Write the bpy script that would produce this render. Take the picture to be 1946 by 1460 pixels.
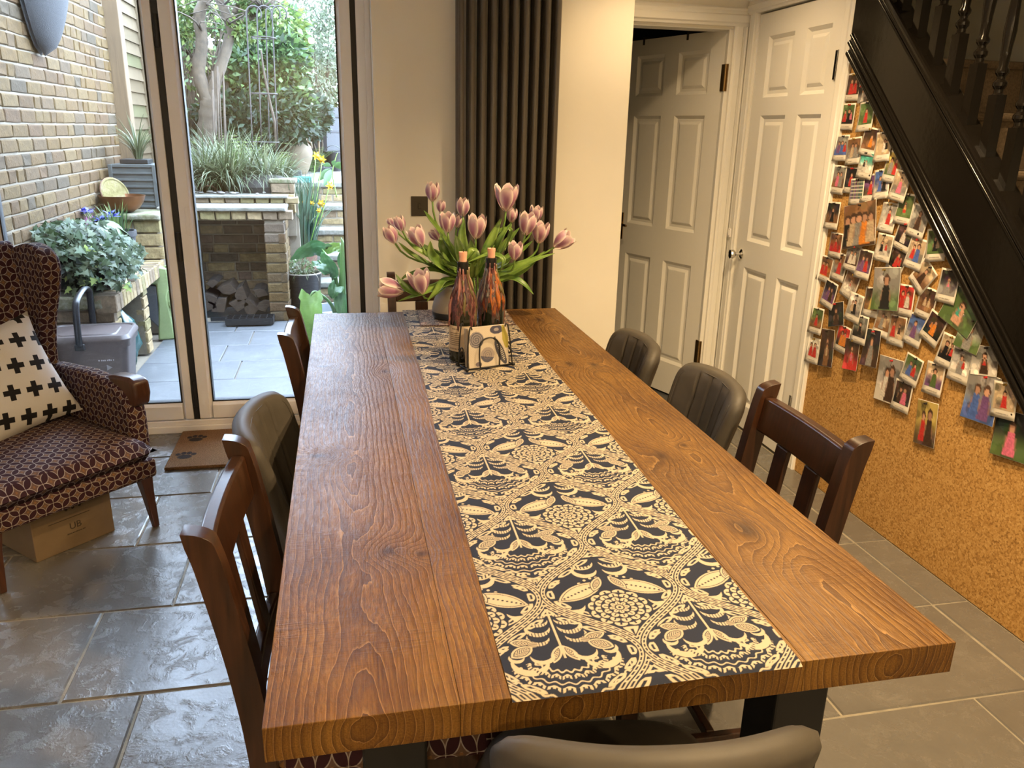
import bpy, bmesh, math, random
import numpy as np
from mathutils import Vector, Matrix, Euler
random.seed(7); RNG = np.random.default_rng(7)
PI = math.pi
for o in list(bpy.data.objects): bpy.data.objects.remove(o)
scene = bpy.context.scene
COL = scene.collection

# ------------------------------------------------------------------ camera
CAM = np.array([-0.3559, -0.8091, 1.4397]); PITCH, YAW, ROLL, FPX = -0.30885, -0.21272, -0.02230, 1503.8
def cam_rot():
    cy, sy = math.cos(YAW), math.sin(YAW); cp, sp = math.cos(PITCH), math.sin(PITCH); cr, sr = math.cos(ROLL), math.sin(ROLL)
    return (np.array([[cy,-sy,0],[sy,cy,0],[0,0,1]]) @ np.array([[1,0,0],[0,cp,-sp],[0,sp,cp]]) @ np.array([[cr,0,sr],[0,1,0],[-sr,0,cr]]))
RC = cam_rot()
cd = bpy.data.cameras.new('camera'); cam = bpy.data.objects.new('camera', cd); COL.objects.link(cam)
cd.sensor_fit = 'HORIZONTAL'; cd.sensor_width = 36; cd.lens = FPX / 1946 * 36; cd.clip_start = 0.02; cd.clip_end = 200
Mw = Matrix.Identity(4)
for i in range(3):
    Mw[i][0] = RC[i][0]; Mw[i][1] = RC[i][2]; Mw[i][2] = -RC[i][1]; Mw[i][3] = CAM[i]
cam.matrix_world = Mw; scene.camera = cam
def at(u, v, Y):                       # the point of the garden at depth Y seen at photo pixel u, v
    d = RC @ np.array([(u-973)/FPX, 1, -(v-730)/FPX]); t = (Y-CAM[1])/d[1]; return CAM + t*d

# ------------------------------------------------------------------ world, exposure
w = bpy.data.worlds.new('overcast_sky'); scene.world = w; w.use_nodes = True
bgn = w.node_tree.nodes['Background']; bgn.inputs[0].default_value = (0.60, 0.75, 1.0, 1); bgn.inputs[1].default_value = 20.0
scene.view_settings.view_transform = 'Standard'; scene.view_settings.look = 'None'
scene.view_settings.gamma = 1; scene.view_settings.exposure = 0.75; scene.view_settings.use_curve_mapping = False
WARM = (1.0, 0.70, 0.37)
DOWNLIGHTS = [(1.02, 2.42, 22, 140), (0.95, 1.30, 118, 135), (0.62, -0.15, 135, 140), (-0.60, -2.5, 64, 176), (-2.0, -2.4, 22, 176), (1.0, -2.3, 52, 176)]

# ------------------------------------------------------------------ helpers: tags
def tag(o, label=None, cat=None, group=None, kind=None):
    if label: o['label'] = label
    if cat: o['category'] = cat
    if group: o['group'] = group
    if kind: o['kind'] = kind
    return o
def thing(name, label, cat, loc=(0,0,0), rz=0, group=None):
    o = bpy.data.objects.new(name, None); COL.objects.link(o); o.empty_display_size = .05
    o.location = loc; o.rotation_euler = (0,0,rz); return tag(o, label, cat, group)
def structure(name, label=None, cat=None):
    o = bpy.data.objects.new(name, None); COL.objects.link(o); o.empty_display_size = .05
    return tag(o, label, cat, None, 'structure')
def copy_tree(o, parent=None):
    c = o.copy(); COL.objects.link(c); c.parent = parent
    for ch in list(o.children): copy_tree(ch, c)
    return c

# ------------------------------------------------------------------ helpers: mesh builder
class MB:
    def __init__(s): s.v = []; s.f = []; s.uv = None
    def add(s, vs, fs, M=None):
        n = len(s.v)
        if M is not None: vs = [tuple(M @ Vector(q)) for q in vs]
        s.v.extend([tuple(map(float, q)) for q in vs]); s.f.extend([tuple(i+n for i in f) for f in fs]); return s
    def box(s, x0, x1, y0, y1, z0, z1, M=None):
        return s.add([(x0,y0,z0),(x1,y0,z0),(x1,y1,z0),(x0,y1,z0),(x0,y0,z1),(x1,y0,z1),(x1,y1,z1),(x0,y1,z1)],
            [(3,2,1,0),(4,5,6,7),(0,1,5,4),(1,2,6,5),(2,3,7,6),(3,0,4,7)], M)
    def tube(s, pts, r, n=8, cap=True, closed=False, sx=1.0, sy=1.0, up=(0,0,1)):
        pts = [Vector(q) for q in pts]; m = len(pts)
        rs = [r]*m if not hasattr(r, '__len__') else list(r)
        vs = []; prev = None
        for i, q in enumerate(pts):
            a = pts[(i-1) % m] if (i or closed) else q; b = pts[(i+1) % m] if (i < m-1 or closed) else q
            t = (b-a).normalized() if (b-a).length > 1e-9 else Vector((0,0,1))
            if prev is None:
                u = Vector(up); u = u - t*u.dot(t)
                if u.length < 1e-3: u = Vector((1,0,0)); u = u - t*u.dot(t)
            else: u = prev - t*prev.dot(t)
            u.normalize(); prev = u; wv = t.cross(u)
            for k in range(n):
                an = 2*PI*k/n; vs.append(tuple(q + (wv*math.cos(an)*sx + u*math.sin(an)*sy)*rs[i]))
        fs = []
        for i in range(m if closed else m-1):
            for k in range(n):
                a0 = i*n+k; a1 = i*n+(k+1) % n; j = (i+1) % m; fs.append((a0, a1, j*n+(k+1) % n, j*n+k))
        if cap and not closed: fs.append(tuple(range(n-1,-1,-1))); fs.append(tuple((m-1)*n+k for k in range(n)))
        return s.add(vs, fs)
    def lathe(s, prof, n=24, c=(0,0,0), M=None, close=False):
        vs = []; fs = []; m = len(prof)
        for r, z in prof:
            for k in range(n): vs.append((c[0]+r*math.cos(2*PI*k/n), c[1]+r*math.sin(2*PI*k/n), c[2]+z))
        for i in range(m-1 + (1 if close else 0)):
            j = (i+1) % m
            for k in range(n): fs.append((i*n+k, i*n+(k+1) % n, j*n+(k+1) % n, j*n+k))
        if not close:
            if prof[0][0] > 1e-4: fs.append(tuple(range(n-1,-1,-1)))
            if prof[-1][0] > 1e-4: fs.append(tuple((m-1)*n+k for k in range(n)))
        return s.add(vs, fs, M)
    def prism(s, poly, d0, d1, axis='x', M=None):
        n = len(poly); vs = []
        for d in (d0, d1):
            for a, b in poly: vs.append({'x': (d,a,b), 'y': (a,d,b), 'z': (a,b,d)}[axis])
        fs = [tuple(range(n-1,-1,-1)), tuple(range(n, 2*n))] + [(k, (k+1) % n, n+(k+1) % n, n+k) for k in range(n)]
        return s.add(vs, fs, M)
    def grid(s, P, wrap_u=False):
        m, n = len(P), len(P[0]); fs = []
        for i in range(m-1 + (1 if wrap_u else 0)):
            for j in range(n-1): fs.append((i*n+j, i*n+j+1, ((i+1) % m)*n+j+1, ((i+1) % m)*n+j))
        return s.add([q for row in P for q in row], fs)
    def mesh(s, name):
        me = bpy.data.meshes.new(name); me.from_pydata(s.v, [], s.f); me.update()
        bm = bmesh.new(); bm.from_mesh(me); bmesh.ops.recalc_face_normals(bm, faces=bm.faces); bm.to_mesh(me); bm.free()
        return me
    def build(s, name, m=None, parent=None, smooth=None, bevel=0, seg=2, sub=0, solid=0, uv=False, fix=True):
        me = s.mesh(name) if fix else None
        if me is None:
            me = bpy.data.meshes.new(name); me.from_pydata(s.v, [], s.f); me.update()
        return obj(name, me, m, parent, smooth, bevel, seg, sub, solid, uv)
def obj(name, me, m=None, parent=None, smooth=None, bevel=0, seg=2, sub=0, solid=0, uv=False):
    if m is not None and len(me.materials) == 0: me.materials.append(m)
    o = bpy.data.objects.new(name, me); COL.objects.link(o)
    if parent is not None: o.parent = parent
    if smooth is not None:
        me.polygons.foreach_set('use_smooth', [True]*len(me.polygons))
        if smooth < 3.1: me.set_sharp_from_angle(angle=smooth)
    if uv: box_uv(me)
    if solid: md = o.modifiers.new('solid', 'SOLIDIFY'); md.thickness = solid; md.offset = 0
    if bevel: md = o.modifiers.new('bevel', 'BEVEL'); md.width = bevel; md.segments = seg; md.limit_method = 'ANGLE'; md.angle_limit = .6
    if sub: md = o.modifiers.new('sub', 'SUBSURF'); md.levels = sub; md.render_levels = sub
    return o
def box_uv(me):
    uv = me.uv_layers.new(name='UVMap') if not me.uv_layers else me.uv_layers[0]
    for pl in me.polygons:
        n = pl.normal; ax = max(range(3), key=lambda i: abs(n[i]))
        for li in pl.loop_indices:
            c = me.vertices[me.loops[li].vertex_index].co
            uv.data[li].uv = (c.y, c.z) if ax == 0 else ((c.x, c.z) if ax == 1 else (c.x, c.y))
def fast_mesh(name, V, F, m=None, cols=None, smooth=False):
    """numpy verts (n,3), faces (m,k) -> mesh, optional colour attribute 'col' per vertex"""
    V = np.asarray(V, dtype=np.float32); F = np.asarray(F, dtype=np.int32); k = F.shape[1]
    me = bpy.data.meshes.new(name); me.vertices.add(len(V)); me.vertices.foreach_set('co', V.ravel())
    me.loops.add(F.size); me.loops.foreach_set('vertex_index', F.ravel()); me.polygons.add(len(F))
    me.polygons.foreach_set('loop_start', np.arange(0, F.size, k, dtype=np.int32))
    me.update(calc_edges=True); me.validate()
    if cols is not None:
        a = me.color_attributes.new('col', 'FLOAT_COLOR', 'POINT')
        c = np.ones((len(V), 4), np.float32); c[:, :3] = cols; a.data.foreach_set('color', c.ravel())
    if smooth: me.polygons.foreach_set('use_smooth', [True]*len(me.polygons))
    if m is not None: me.materials.append(m)
    return me
def lerp(a, b, t): return a+(b-a)*t
def sm(t): t = min(max(t, 0.), 1.); return t*t*(3-2*t)
def bez(p0, p1, p2, p3, n):
    p0, p1, p2, p3 = map(Vector, (p0, p1, p2, p3)); out = []
    for i in range(n+1):
        t = i/n; out.append(p0*(1-t)**3 + p1*3*t*(1-t)**2 + p2*3*t*t*(1-t) + p3*t**3)
    return out
def spline(pts, n=6):
    pts = [Vector(q) for q in pts]; P = [pts[0]*2-pts[1]] + pts + [pts[-1]*2-pts[-2]]; out = []
    for i in range(1, len(P)-2):
        for k in range(n):
            t = k/n; a, b, c, d = P[i-1], P[i], P[i+1], P[i+2]
            out.append(.5*((2*b)+(c-a)*t+(2*a-5*b+4*c-d)*t*t+(3*b-a-3*c+d)*t**3))
    return out+[pts[-1]]
def srgb(r, g, b): return tuple((c/255/12.92 if c/255 <= .04045 else ((c/255+.055)/1.055)**2.4) for c in (r, g, b))

# ------------------------------------------------------------------ helpers: shader nodes
class Sk:
    def __init__(s, nt, so): s.nt = nt; s.so = so
    def _m(s, op, b=None, c=None):
        n = s.nt.nodes.new('ShaderNodeMath'); n.operation = op
        for i, x in enumerate((s, b, c)):
            if x is None: continue
            if isinstance(x, Sk): s.nt.links.new(x.so, n.inputs[i])
            else: n.inputs[i].default_value = x
        return Sk(s.nt, n.outputs[0])
    def __add__(s, b): return s._m('ADD', b)
    __radd__ = __add__
    def __sub__(s, b): return s._m('SUBTRACT', b)
    def __rsub__(s, b): return (s*-1)+b
    def __mul__(s, b): return s._m('MULTIPLY', b)
    __rmul__ = __mul__
    def __truediv__(s, b): return s._m('DIVIDE', b)
    def fract(s): return s._m('FRACT')
    def floor(s): return s._m('FLOOR')
    def abs(s): return s._m('ABSOLUTE')
    def sqrt(s): return s._m('SQRT')
    def sin(s): return s._m('SINE')
    def exp(s): return s._m('EXPONENT')
    def pow(s, b): return s._m('POWER', b)
    def lt(s, b): return s._m('LESS_THAN', b)
    def gt(s, b): return s._m('GREATER_THAN', b)
    def min(s, b): return s._m('MINIMUM', b)
    def max(s, b): return s._m('MAXIMUM', b)
    def map(s, a, b, c=0., d=1.):
        n = s.nt.nodes.new('ShaderNodeMapRange'); n.clamp = True; s.nt.links.new(s.so, n.inputs[0])
        for i, x in enumerate((a, b, c, d)): n.inputs[i+1].default_value = x
        return Sk(s.nt, n.outputs[0])
class Mat:
    def __init__(s, name, rough=.5, metal=0., spec=.5):
        s.m = bpy.data.materials.new(name); s.m.use_nodes = True; s.nt = s.m.node_tree; s.b = s.nt.nodes['Principled BSDF']
        s.b.inputs['Roughness'].default_value = rough; s.b.inputs['Metallic'].default_value = metal; s.b.inputs['Specular IOR Level'].default_value = spec
    def coord(s, kind='Object'):
        n = s.nt.nodes.new('ShaderNodeTexCoord'); return Sk(s.nt, n.outputs[kind])
    def xyz(s, co):
        n = s.nt.nodes.new('ShaderNodeSeparateXYZ'); s.nt.links.new(co.so, n.inputs[0]); return [Sk(s.nt, n.outputs[i]) for i in range(3)]
    def comb(s, x, y, z=0.):
        n = s.nt.nodes.new('ShaderNodeCombineXYZ')
        for i, q in enumerate((x, y, z)):
            if isinstance(q, Sk): s.nt.links.new(q.so, n.inputs[i])
            else: n.inputs[i].default_value = q
        return Sk(s.nt, n.outputs[0])
    def noise(s, co, scale, detail=3., rough=.55, dist=0.):
        n = s.nt.nodes.new('ShaderNodeTexNoise'); s.nt.links.new(co.so, n.inputs['Vector'])
        n.inputs['Scale'].default_value = scale; n.inputs['Detail'].default_value = detail; n.inputs['Roughness'].default_value = rough; n.inputs['Distortion'].default_value = dist
        return Sk(s.nt, n.outputs[0])
    def vor(s, co, scale, feature='F1', out='Distance', rand=1.):
        n = s.nt.nodes.new('ShaderNodeTexVoronoi'); n.feature = feature; s.nt.links.new(co.so, n.inputs['Vector']); n.inputs['Scale'].default_value = scale
        n.inputs['Randomness'].default_value = rand; return Sk(s.nt, n.outputs[out])
    def mapping(s, co, scale=(1,1,1), loc=(0,0,0), rot=(0,0,0)):
        n = s.nt.nodes.new('ShaderNodeMapping'); s.nt.links.new(co.so, n.inputs[0]); n.inputs['Scale'].default_value = scale; n.inputs['Location'].default_value = loc; n.inputs['Rotation'].default_value = rot
        return Sk(s.nt, n.outputs[0])
    def rand(s):
        n = s.nt.nodes.new('ShaderNodeObjectInfo'); return Sk(s.nt, n.outputs['Random'])
    def ramp(s, f, stops, interp='LINEAR'):
        n = s.nt.nodes.new('ShaderNodeValToRGB'); s.nt.links.new(f.so, n.inputs[0]); cr = n.color_ramp; cr.interpolation = interp
        while len(cr.elements) < len(stops): cr.elements.new(.5)
        for e, (p_, c) in zip(cr.elements, stops): e.position = p_; e.color = (*c, 1)
        return Sk(s.nt, n.outputs[0])
    def mix(s, f, a, b, mode='MIX'):
        n = s.nt.nodes.new('ShaderNodeMix'); n.data_type = 'RGBA'; n.blend_type = mode
        for i, q in ((0, f), (6, a), (7, b)):
            if isinstance(q, Sk): s.nt.links.new(q.so, n.inputs[i])
            elif i == 0: n.inputs[0].default_value = q
            else: n.inputs[i].default_value = (*q, 1)
        return Sk(s.nt, n.outputs[2])
    def attr(s, name='col'):
        n = s.nt.nodes.new('ShaderNodeAttribute'); n.attribute_name = name; return Sk(s.nt, n.outputs['Color'])
    def color(s, c):
        if isinstance(c, Sk): s.nt.links.new(c.so, s.b.inputs['Base Color'])
        else: s.b.inputs['Base Color'].default_value = (*c, 1)
        return s
    def rough(s, r): s.nt.links.new(r.so, s.b.inputs['Roughness']); return s
    def bump(s, h, strength=.3, dist=.005):
        n = s.nt.nodes.new('ShaderNodeBump'); n.inputs['Strength'].default_value = strength; n.inputs['Distance'].default_value = dist
        s.nt.links.new(h.so, n.inputs['Height']); s.nt.links.new(n.outputs[0], s.b.inputs['Normal']); return s
    def set(s, **k):
        for a, v in k.items(): s.b.inputs[a.replace('_', ' ')].default_value = v
        return s
def plain(name, c, rough=.5, metal=0., spec=.5, var=0., vscale=20., bump=0., bscale=200., **k):
    M_ = Mat(name, rough, metal, spec); M_.set(**k); co = M_.coord()
    if var:
        f = M_.noise(co, vscale, 4.); M_.color(M_.mix(f.map(.3, .7), tuple(q*(1-var) for q in c), tuple(min(1, q*(1+var)) for q in c)))
    else: M_.color(c)
    if bump: M_.bump(M_.noise(co, bscale, 3.), bump, .003)
    return M_.m
def pick(name, cols, rough=.8, var=.25, vscale=30., bump=.5, bscale=60., spec=.3, dist=.004):
    """each object picks one colour of a list, mottled"""
    M_ = Mat(name, rough, 0., spec); co = M_.coord(); n = len(cols)
    base = M_.ramp(M_.rand(), [((i+.001)/n, c) for i, c in enumerate(cols)], 'CONSTANT')
    f = M_.noise(co, vscale, 4.).map(.3, .7, 1-var, 1+var); g = M_.comb(f, f, f)
    M_.color(M_.mix(1., base, g, 'MULTIPLY'))
    if bump: M_.bump(M_.noise(co, bscale, 5.), bump, dist)
    return M_.m

# ================================================================== materials of the room
def slate(name, c1, c2, c3, rough=.38):
    M_ = Mat(name, rough, 0, .5); co = M_.coord(); r = M_.rand(); off = M_.comb(r*37., r*19., r*53.)
    n = M_.nt.nodes.new('ShaderNodeVectorMath'); n.operation = 'ADD'; M_.nt.links.new(co.so, n.inputs[0]); M_.nt.links.new(off.so, n.inputs[1]); co = Sk(M_.nt, n.outputs[0])
    a = M_.noise(co, 3.5, 6., .6, .6); b = M_.noise(co, 16., 5., .65, .5); d = M_.noise(co, 60., 3.)
    col = M_.ramp(a*.6+b*.4, [(.36, c1), (.5, c2), (.64, c3)])
    col = M_.mix(r.map(0, 1, .0, .35), col, c1)
    vein = (M_.noise(co, 5., 6., .7, 2.5)-.5).abs().map(.0, .02, 1., 0.)
    col = M_.mix(vein*b.map(.5, .62)*.18, col, tuple(min(1, q*2.2) for q in c3)); M_.color(col)
    crack = (M_.noise(co, 16., 5., .7, 2.)-.5).abs().map(0., .06)
    h = b*.8+d*.22+a*.25+crack*b.map(.5, .6)*.9
    M_.bump(h, .13, .009); M_.rough(b.map(.3, .7, rough-.02, rough+.05)); return M_.m
M_tile = slate('slate_floor', (.126,.117,.105), (.142,.132,.118), (.160,.149,.133), .25)
M_patio = slate('patio_stone', (.052,.054,.056), (.064,.066,.069), (.082,.085,.088), .45)
M_grout = plain('grout', (.27,.24,.185), .9, var=.2, bump=.4)
M_wall = plain('cream_paint', (.80,.765,.67), .7, var=.02, vscale=3., bump=.05, bscale=400.)
M_ceil = plain('ceiling_paint', (.85,.83,.78), .8)
M_white = plain('white_gloss_paint', (.80,.785,.73), .38, bump=.04, bscale=60.)
M_pvc = plain('white_plastic_frame', (.80,.77,.75), .35)
M_black = plain('black_gasket', (.008,.008,.009), .5)
M_gloss_black = plain('black_gloss_paint', (.005,.004,.003), .16, spec=.26, bump=.12, bscale=35.)
M_chrome = plain('chrome', (.75,.74,.72), .12, 1.)
M_brass = plain('aged_brass', (.30,.20,.09), .35, 1.)
M_bronze = plain('bronze_plate', (.055,.045,.03), .4, .5)
M_rad = plain('dark_radiator_enamel', (.085,.072,.056), .3)
M_carpet = plain('stair_carpet', (.12,.085,.05), .95, var=.3, vscale=120., bump=.6, bscale=300.)
M_dark = plain('hall_darkness', (.05,.06,.09), .8)  # the darkness of the unlit hall, put into its wall colour
def glass_mat():
    M_ = Mat('window_glass', 0.); nt = M_.nt; nt.nodes.remove(M_.b); out = nt.nodes['Material Output']
    t = nt.nodes.new('ShaderNodeBsdfTransparent'); t.inputs[0].default_value = (.97,.985,.98,1); g = nt.nodes.new('ShaderNodeBsdfGlossy'); g.inputs['Roughness'].default_value = .0
    f = nt.nodes.new('ShaderNodeFresnel'); f.inputs[0].default_value = 1.45; mx = nt.nodes.new('ShaderNodeMixShader')
    nt.links.new(f.outputs[0], mx.inputs[0]); nt.links.new(t.outputs[0], mx.inputs[1]); nt.links.new(g.outputs[0], mx.inputs[2]); nt.links.new(mx.outputs[0], out.inputs[0]); return M_.m
M_glass = glass_mat()
def cork_mat():
    M_ = Mat('cork', .85, 0, .25); co = M_.coord()
    a = M_.noise(co, 220., 3., .6); b = M_.vor(co, 160., 'F1', 'Color'); s_ = M_.xyz(b)[0]; c = M_.noise(co, 6., 3.); d = M_.noise(co, 45., 4., .7)
    col = M_.ramp(s_*.35+a*.45+d*.2, [(.30, (.20,.095,.025)), (.45, (.40,.215,.062)), (.6, (.50,.29,.095)), (.75, (.62,.40,.16))])
    col = M_.mix(c.map(.35, .65, 0., .25), col, (.46,.25,.07)); M_.color(col); M_.bump(a*.6+d*.4, .35, .003); return M_.m
M_cork = cork_mat()

# ================================================================== floor, tile by tile
m = MB(); m.box(-2.95, 2.62, -3.45, 3.2, -.08, -.004); floor = m.build('floor', M_grout); tag(floor, 'grey slate tiled floor of the dining room', 'floor', None, 'structure')
def tile_mesh(name, wx, wy, t=.02, mt=None, seed=0):
    rr = random.Random(seed); b = .004; m = MB()
    j = lambda: rr.uniform(-.0012, .0012)
    lo = [(-wx/2+j(), -wy/2+j(), -t), (wx/2+j(), -wy/2+j(), -t), (wx/2+j(), wy/2+j(), -t), (-wx/2+j(), wy/2+j(), -t)]
    md = [(x, y, -b) for x, y, z in lo]; hi = [(x*(1-2*b/wx), y*(1-2*b/wy), rr.uniform(-.0008, .0008)) for x, y, z in lo]
    m.add(lo+md+hi, [(3,2,1,0),(8,9,10,11)]+[(k,(k+1)%4,4+(k+1)%4,4+k) for k in range(4)]+[(4+k,4+(k+1)%4,8+(k+1)%4,8+k) for k in range(4)])
    me = m.mesh(name); me.materials.append(mt); return me
_tm = {}
def lay(parent, x0, x1, y0, y1, z, mt, gap=.0065):
    wx, wy = round(x1-x0-gap, 3), round(y1-y0-gap, 3); key = (wx, wy, mt.name, random.randrange(2))
    if key not in _tm: _tm[key] = tile_mesh('tile', wx, wy, .02, mt, len(_tm))
    o = bpy.data.objects.new('tile', _tm[key]); COL.objects.link(o); o.parent = parent; o.location = ((x0+x1)/2, (y0+y1)/2, z)
P = .4145
for r in range(-10, 5):
    y0 = 1.097+r*P; y1 = y0+P
    if y1 < -3.2: continue
    y1 = min(y1, 3.06); y0 = max(y0, -3.3)
    off = -1.13 if r % 2 == 0 else -.928
    xe = 1.476 if y0 > .6 else 2.5
    k = -4
    while True:
        a = off+k*.6; b = a+.6; k += 1
        if b <= -2.79: continue
        if a >= xe-.02: break
        a = max(a, -2.8); b = min(b, xe)
        if b-a > .03: lay(floor, a, b, y0, y1, 0, M_tile)
    if xe < 2: lay(floor, 1.476, 1.61, y0, y1, 0, M_tile)

# ================================================================== walls
def wall(name, boxes, mt, label=None):
    m = MB()
    for b in boxes: m.box(*b[:4], -.1 if b[4] == 0 else b[4], b[5])
    o = m.build(name, mt); tag(o, label, 'wall' if label else None, None, 'structure'); return o
ZC = 2.36
wall('wall_back', [(-.2, .963, 2.88, 3.045, 0, ZC), (-.2, .72, 3.045, 3.22, 0, ZC), (.72, 1.55, 3.05, 3.16, 1.935, ZC), (1.55, 1.75, 3.05, 3.16, 0, ZC), (-2.9, -.2, 3.03, 3.2, 2.14, ZC)], M_wall, 'cream painted wall behind the dark column radiator')
wall('wall_left', [(-2.95, -2.8, -3.4, 3.2, 0, ZC)], M_wall, 'cream side wall beyond the armchair')
wall('wall_front', [(-2.95, 2.7, -3.45, -3.3, 0, ZC)], M_wall, 'cream wall behind the camera')
wall('wall_stair', [(2.52, 2.62, -3.3, 3.2, 0, 4.2), (1.64, 2.52, 3.16, 3.26, 0, 4.2)], M_wall, 'shaded wall on the far side of the stairs')
wall('ceiling', [(-2.95, 1.56, -3.45, 3.2, ZC, ZC+.12), (1.56, 2.6, -3.45, .3, ZC, ZC+.12), (1.56, 2.62, 2.18, 3.26, ZC, ZC+.12), (1.50, 2.62, .25, 2.25, 4.2, 4.3), (1.52, 1.56, .26, 2.22, ZC, 4.2), (1.56, 2.6, .26, .3, ZC, 4.2), (1.56, 2.6, 2.18, 2.22, ZC+.12, 4.2)], M_ceil, 'white ceiling')
# the hall behind the open door
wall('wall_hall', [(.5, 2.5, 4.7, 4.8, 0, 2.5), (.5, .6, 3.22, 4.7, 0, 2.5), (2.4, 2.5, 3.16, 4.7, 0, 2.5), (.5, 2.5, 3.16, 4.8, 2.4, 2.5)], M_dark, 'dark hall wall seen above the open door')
wall('floor_hall', [(.5, 2.5, 3.05, 4.8, -.06, -.002)], M_tile, 'hall floor behind the open door')
# side wall: white casing round the cupboard, cork under the stairs
def zl(y): return .726+(y-1.065)*.935          # lower edge of the stringer
def zu(y): return zl(y)+.36
m = MB(); m.prism([(.30, 0), (2.165, 0), (2.165, zl(2.165)), (.30, .012)], 1.61, 1.66, 'x')
cork = m.build('wall_right', M_cork); tag(cork, 'cork covered wall under the black staircase', 'wall', None, 'structure')
wall('wall_cupboard', [(1.61, 1.66, 2.165, 3.05, 1.995, ZC), (1.61, 1.66, 2.165, 2.245, 0, 2.0), (1.61, 1.66, 2.94, 3.05, 0, 2.0)], M_white, 'white wall around the cupboard door')

# ================================================================== trims
def architrave(name, p0, p1, wdir, ndir, wd=.075, th=.02, label=None):
    prof = [(0, 0), (0, .6), (.12, .75), (.2, 1.), (.55, 1.), (.62, .8), (.8, .72), (.9, .85), (1., .6), (1., 0)]
    p0, p1, wdir, ndir = map(Vector, (p0, p1, wdir, ndir)); vs = []
    for q in (p0, p1):
        for a, b in prof: vs.append(q+wdir*a*wd+ndir*b*th)
    n = len(prof); m = MB(); m.add(vs, [tuple(range(n)), tuple(range(2*n-1, n-1, -1))]+[(k, (k+1) % n, n+(k+1) % n, n+k) for k in range(n)])
    o = m.build(name, M_white); tag(o, label, 'door frame', None, 'structure'); return o
architrave('trim_1', (.70, 3.05, 1.945), (1.61, 3.05, 1.945), (0,0,1), (0,-1,0), .085, .03, 'white moulding over the half open panelled door')
architrave('trim_2', (1.535, 3.05, 0), (1.535, 3.05, 1.945), (1,0,0), (0,-1,0), .072, .022, 'white door jamb moulding in the corner beside the cupboard')
architrave('trim_3', (1.61, 2.15, 1.995), (1.61, 3.03, 1.995), (0,0,1), (-1,0,0), .07, .024, 'white moulding over the closed cupboard door')
architrave('trim_4', (1.61, 2.945, 0), (1.61, 2.945, 2.0), (0,1,0), (-1,0,0), .07, .018, 'white moulding between the two panelled doors')
architrave('trim_5', (1.61, 2.243, 0), (1.61, 2.243, 2.0), (0,-1,0), (-1,0,0), .078, .018, 'white moulding between cupboard door and cork wall')
m = MB(); m.box(1.515, 1.553, 3.052, 3.16, 0, 1.94); m.box(.72, 1.553, 3.052, 3.16, 1.93, 1.96); o = m.build('trim_6', M_white, bevel=.003); tag(o, 'white door lining of the half open door', 'door frame', None, 'structure')
m = MB(); m.box(-.2, 1.6, 0, .0, 0, 0) if False else m.box(.05, .95, 2.862, 2.88, 0, .12); o = m.build('baseboard_back', M_white, bevel=.004); tag(o, 'white skirting board behind the radiator', 'skirting', None, 'structure')

# ================================================================== panelled doors
def ring_panel(x0, x1, z0, z1):
    m = MB(); rings = [(0, .0), (.004, -.003), (.016, -.012), (.030, -.012), (.044, -.0045), (.05, -.004)]; vs = []
    for ins, dp in rings: vs += [(x0+ins, dp, z0+ins), (x1-ins, dp, z0+ins), (x1-ins, dp, z1-ins), (x0+ins, dp, z1-ins)]
    fs = [(4*r+k, 4*r+(k+1) % 4, 4*r+4+(k+1) % 4, 4*r+4+k) for r in range(len(rings)-1) for k in range(4)]
    n = len(rings)*4; fs.append((n-4, n-3, n-2, n-1))
    b = len(vs); vs += [(x0, -.03, z0), (x1, -.03, z0), (x1, -.03, z1), (x0, -.03, z1)]; fs += [(k, b+k, b+(k+1) % 4, (k+1) % 4) for k in range(4)]+[(b+3, b+2, b+1, b)]
    m.add(vs, fs); return m
def panel_door(root, W, H, xs, zs):
    cols = [(0, xs[0][0])]+[(xs[0][1], xs[1][0])]+[(xs[1][1], W)]
    m = MB()
    for a, b in (cols[0], cols[2]): m.box(a, b, -.036, 0, 0, H)
    zr = [0]+[z for q in zs for z in q]+[H]
    for i in range(0, len(zr), 2): m.box(cols[0][1], cols[2][0], -.036, 0, zr[i], zr[i+1])
    for a, b in zs: m.box(cols[1][0], cols[1][1], -.036, 0, a, b)
    m.build('leaf_frame', M_white, root)
    for a, b in xs:
        for z0, z1 in zs: ring_panel(a, b, z0, z1).build('panel', M_white, root)
def hinge(root, x, y, z, h=.1, mt=None):
    m = MB(); m.tube([(x, y+.006, z), (x, y+.006, z+h)], .0065, 10); m.box(x-.012, x+.03, y-.001, y+.004, z, z+h)
    for k in range(1, 4): m.tube([(x, y+.006, z+h*k/4-.001), (x, y+.006, z+h*k/4+.001)], .0075, 10)
    return m.build('hinge', mt or M_brass, root, smooth=.6)
d2 = structure('door_2', 'half open white six-panel door leading to the dark hall', 'door'); d2.location = (1.521, 3.062, .012); d2.rotation_euler = (0, 0, math.radians(110))
panel_door(d2, .79, 1.923, [(.118, .342), (.449, .672)], [(.18, .755), (.93, 1.527), (1.63, 1.84)])
for z in (.24, 1.64): hinge(d2, -.004, .002, z, .125)
m = MB(); m.box(.705, .745, 0, .006, .83, .985); pl = m.build('handle_plate', M_brass, d2, bevel=.004)
m = MB(); m.tube([(.725, .004, .925), (.725, .045, .925), (.715, .052, .925), (.62, .052, .918)], [.009, .009, .008, .007], 10); m.build('lever', M_brass, pl, smooth=.6)
for x in (.28, .62):
    m = MB(); m.box(x, x+.012, -.038, .004, 1.895, 1.935); m.build('top_clip', M_bronze, d2)
d3 = structure('door_3', 'closed white six-panel cupboard door with a round chrome knob', 'door'); d3.location = (1.612, 2.25, .012); d3.rotation_euler = (0, 0, PI/2)
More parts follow.
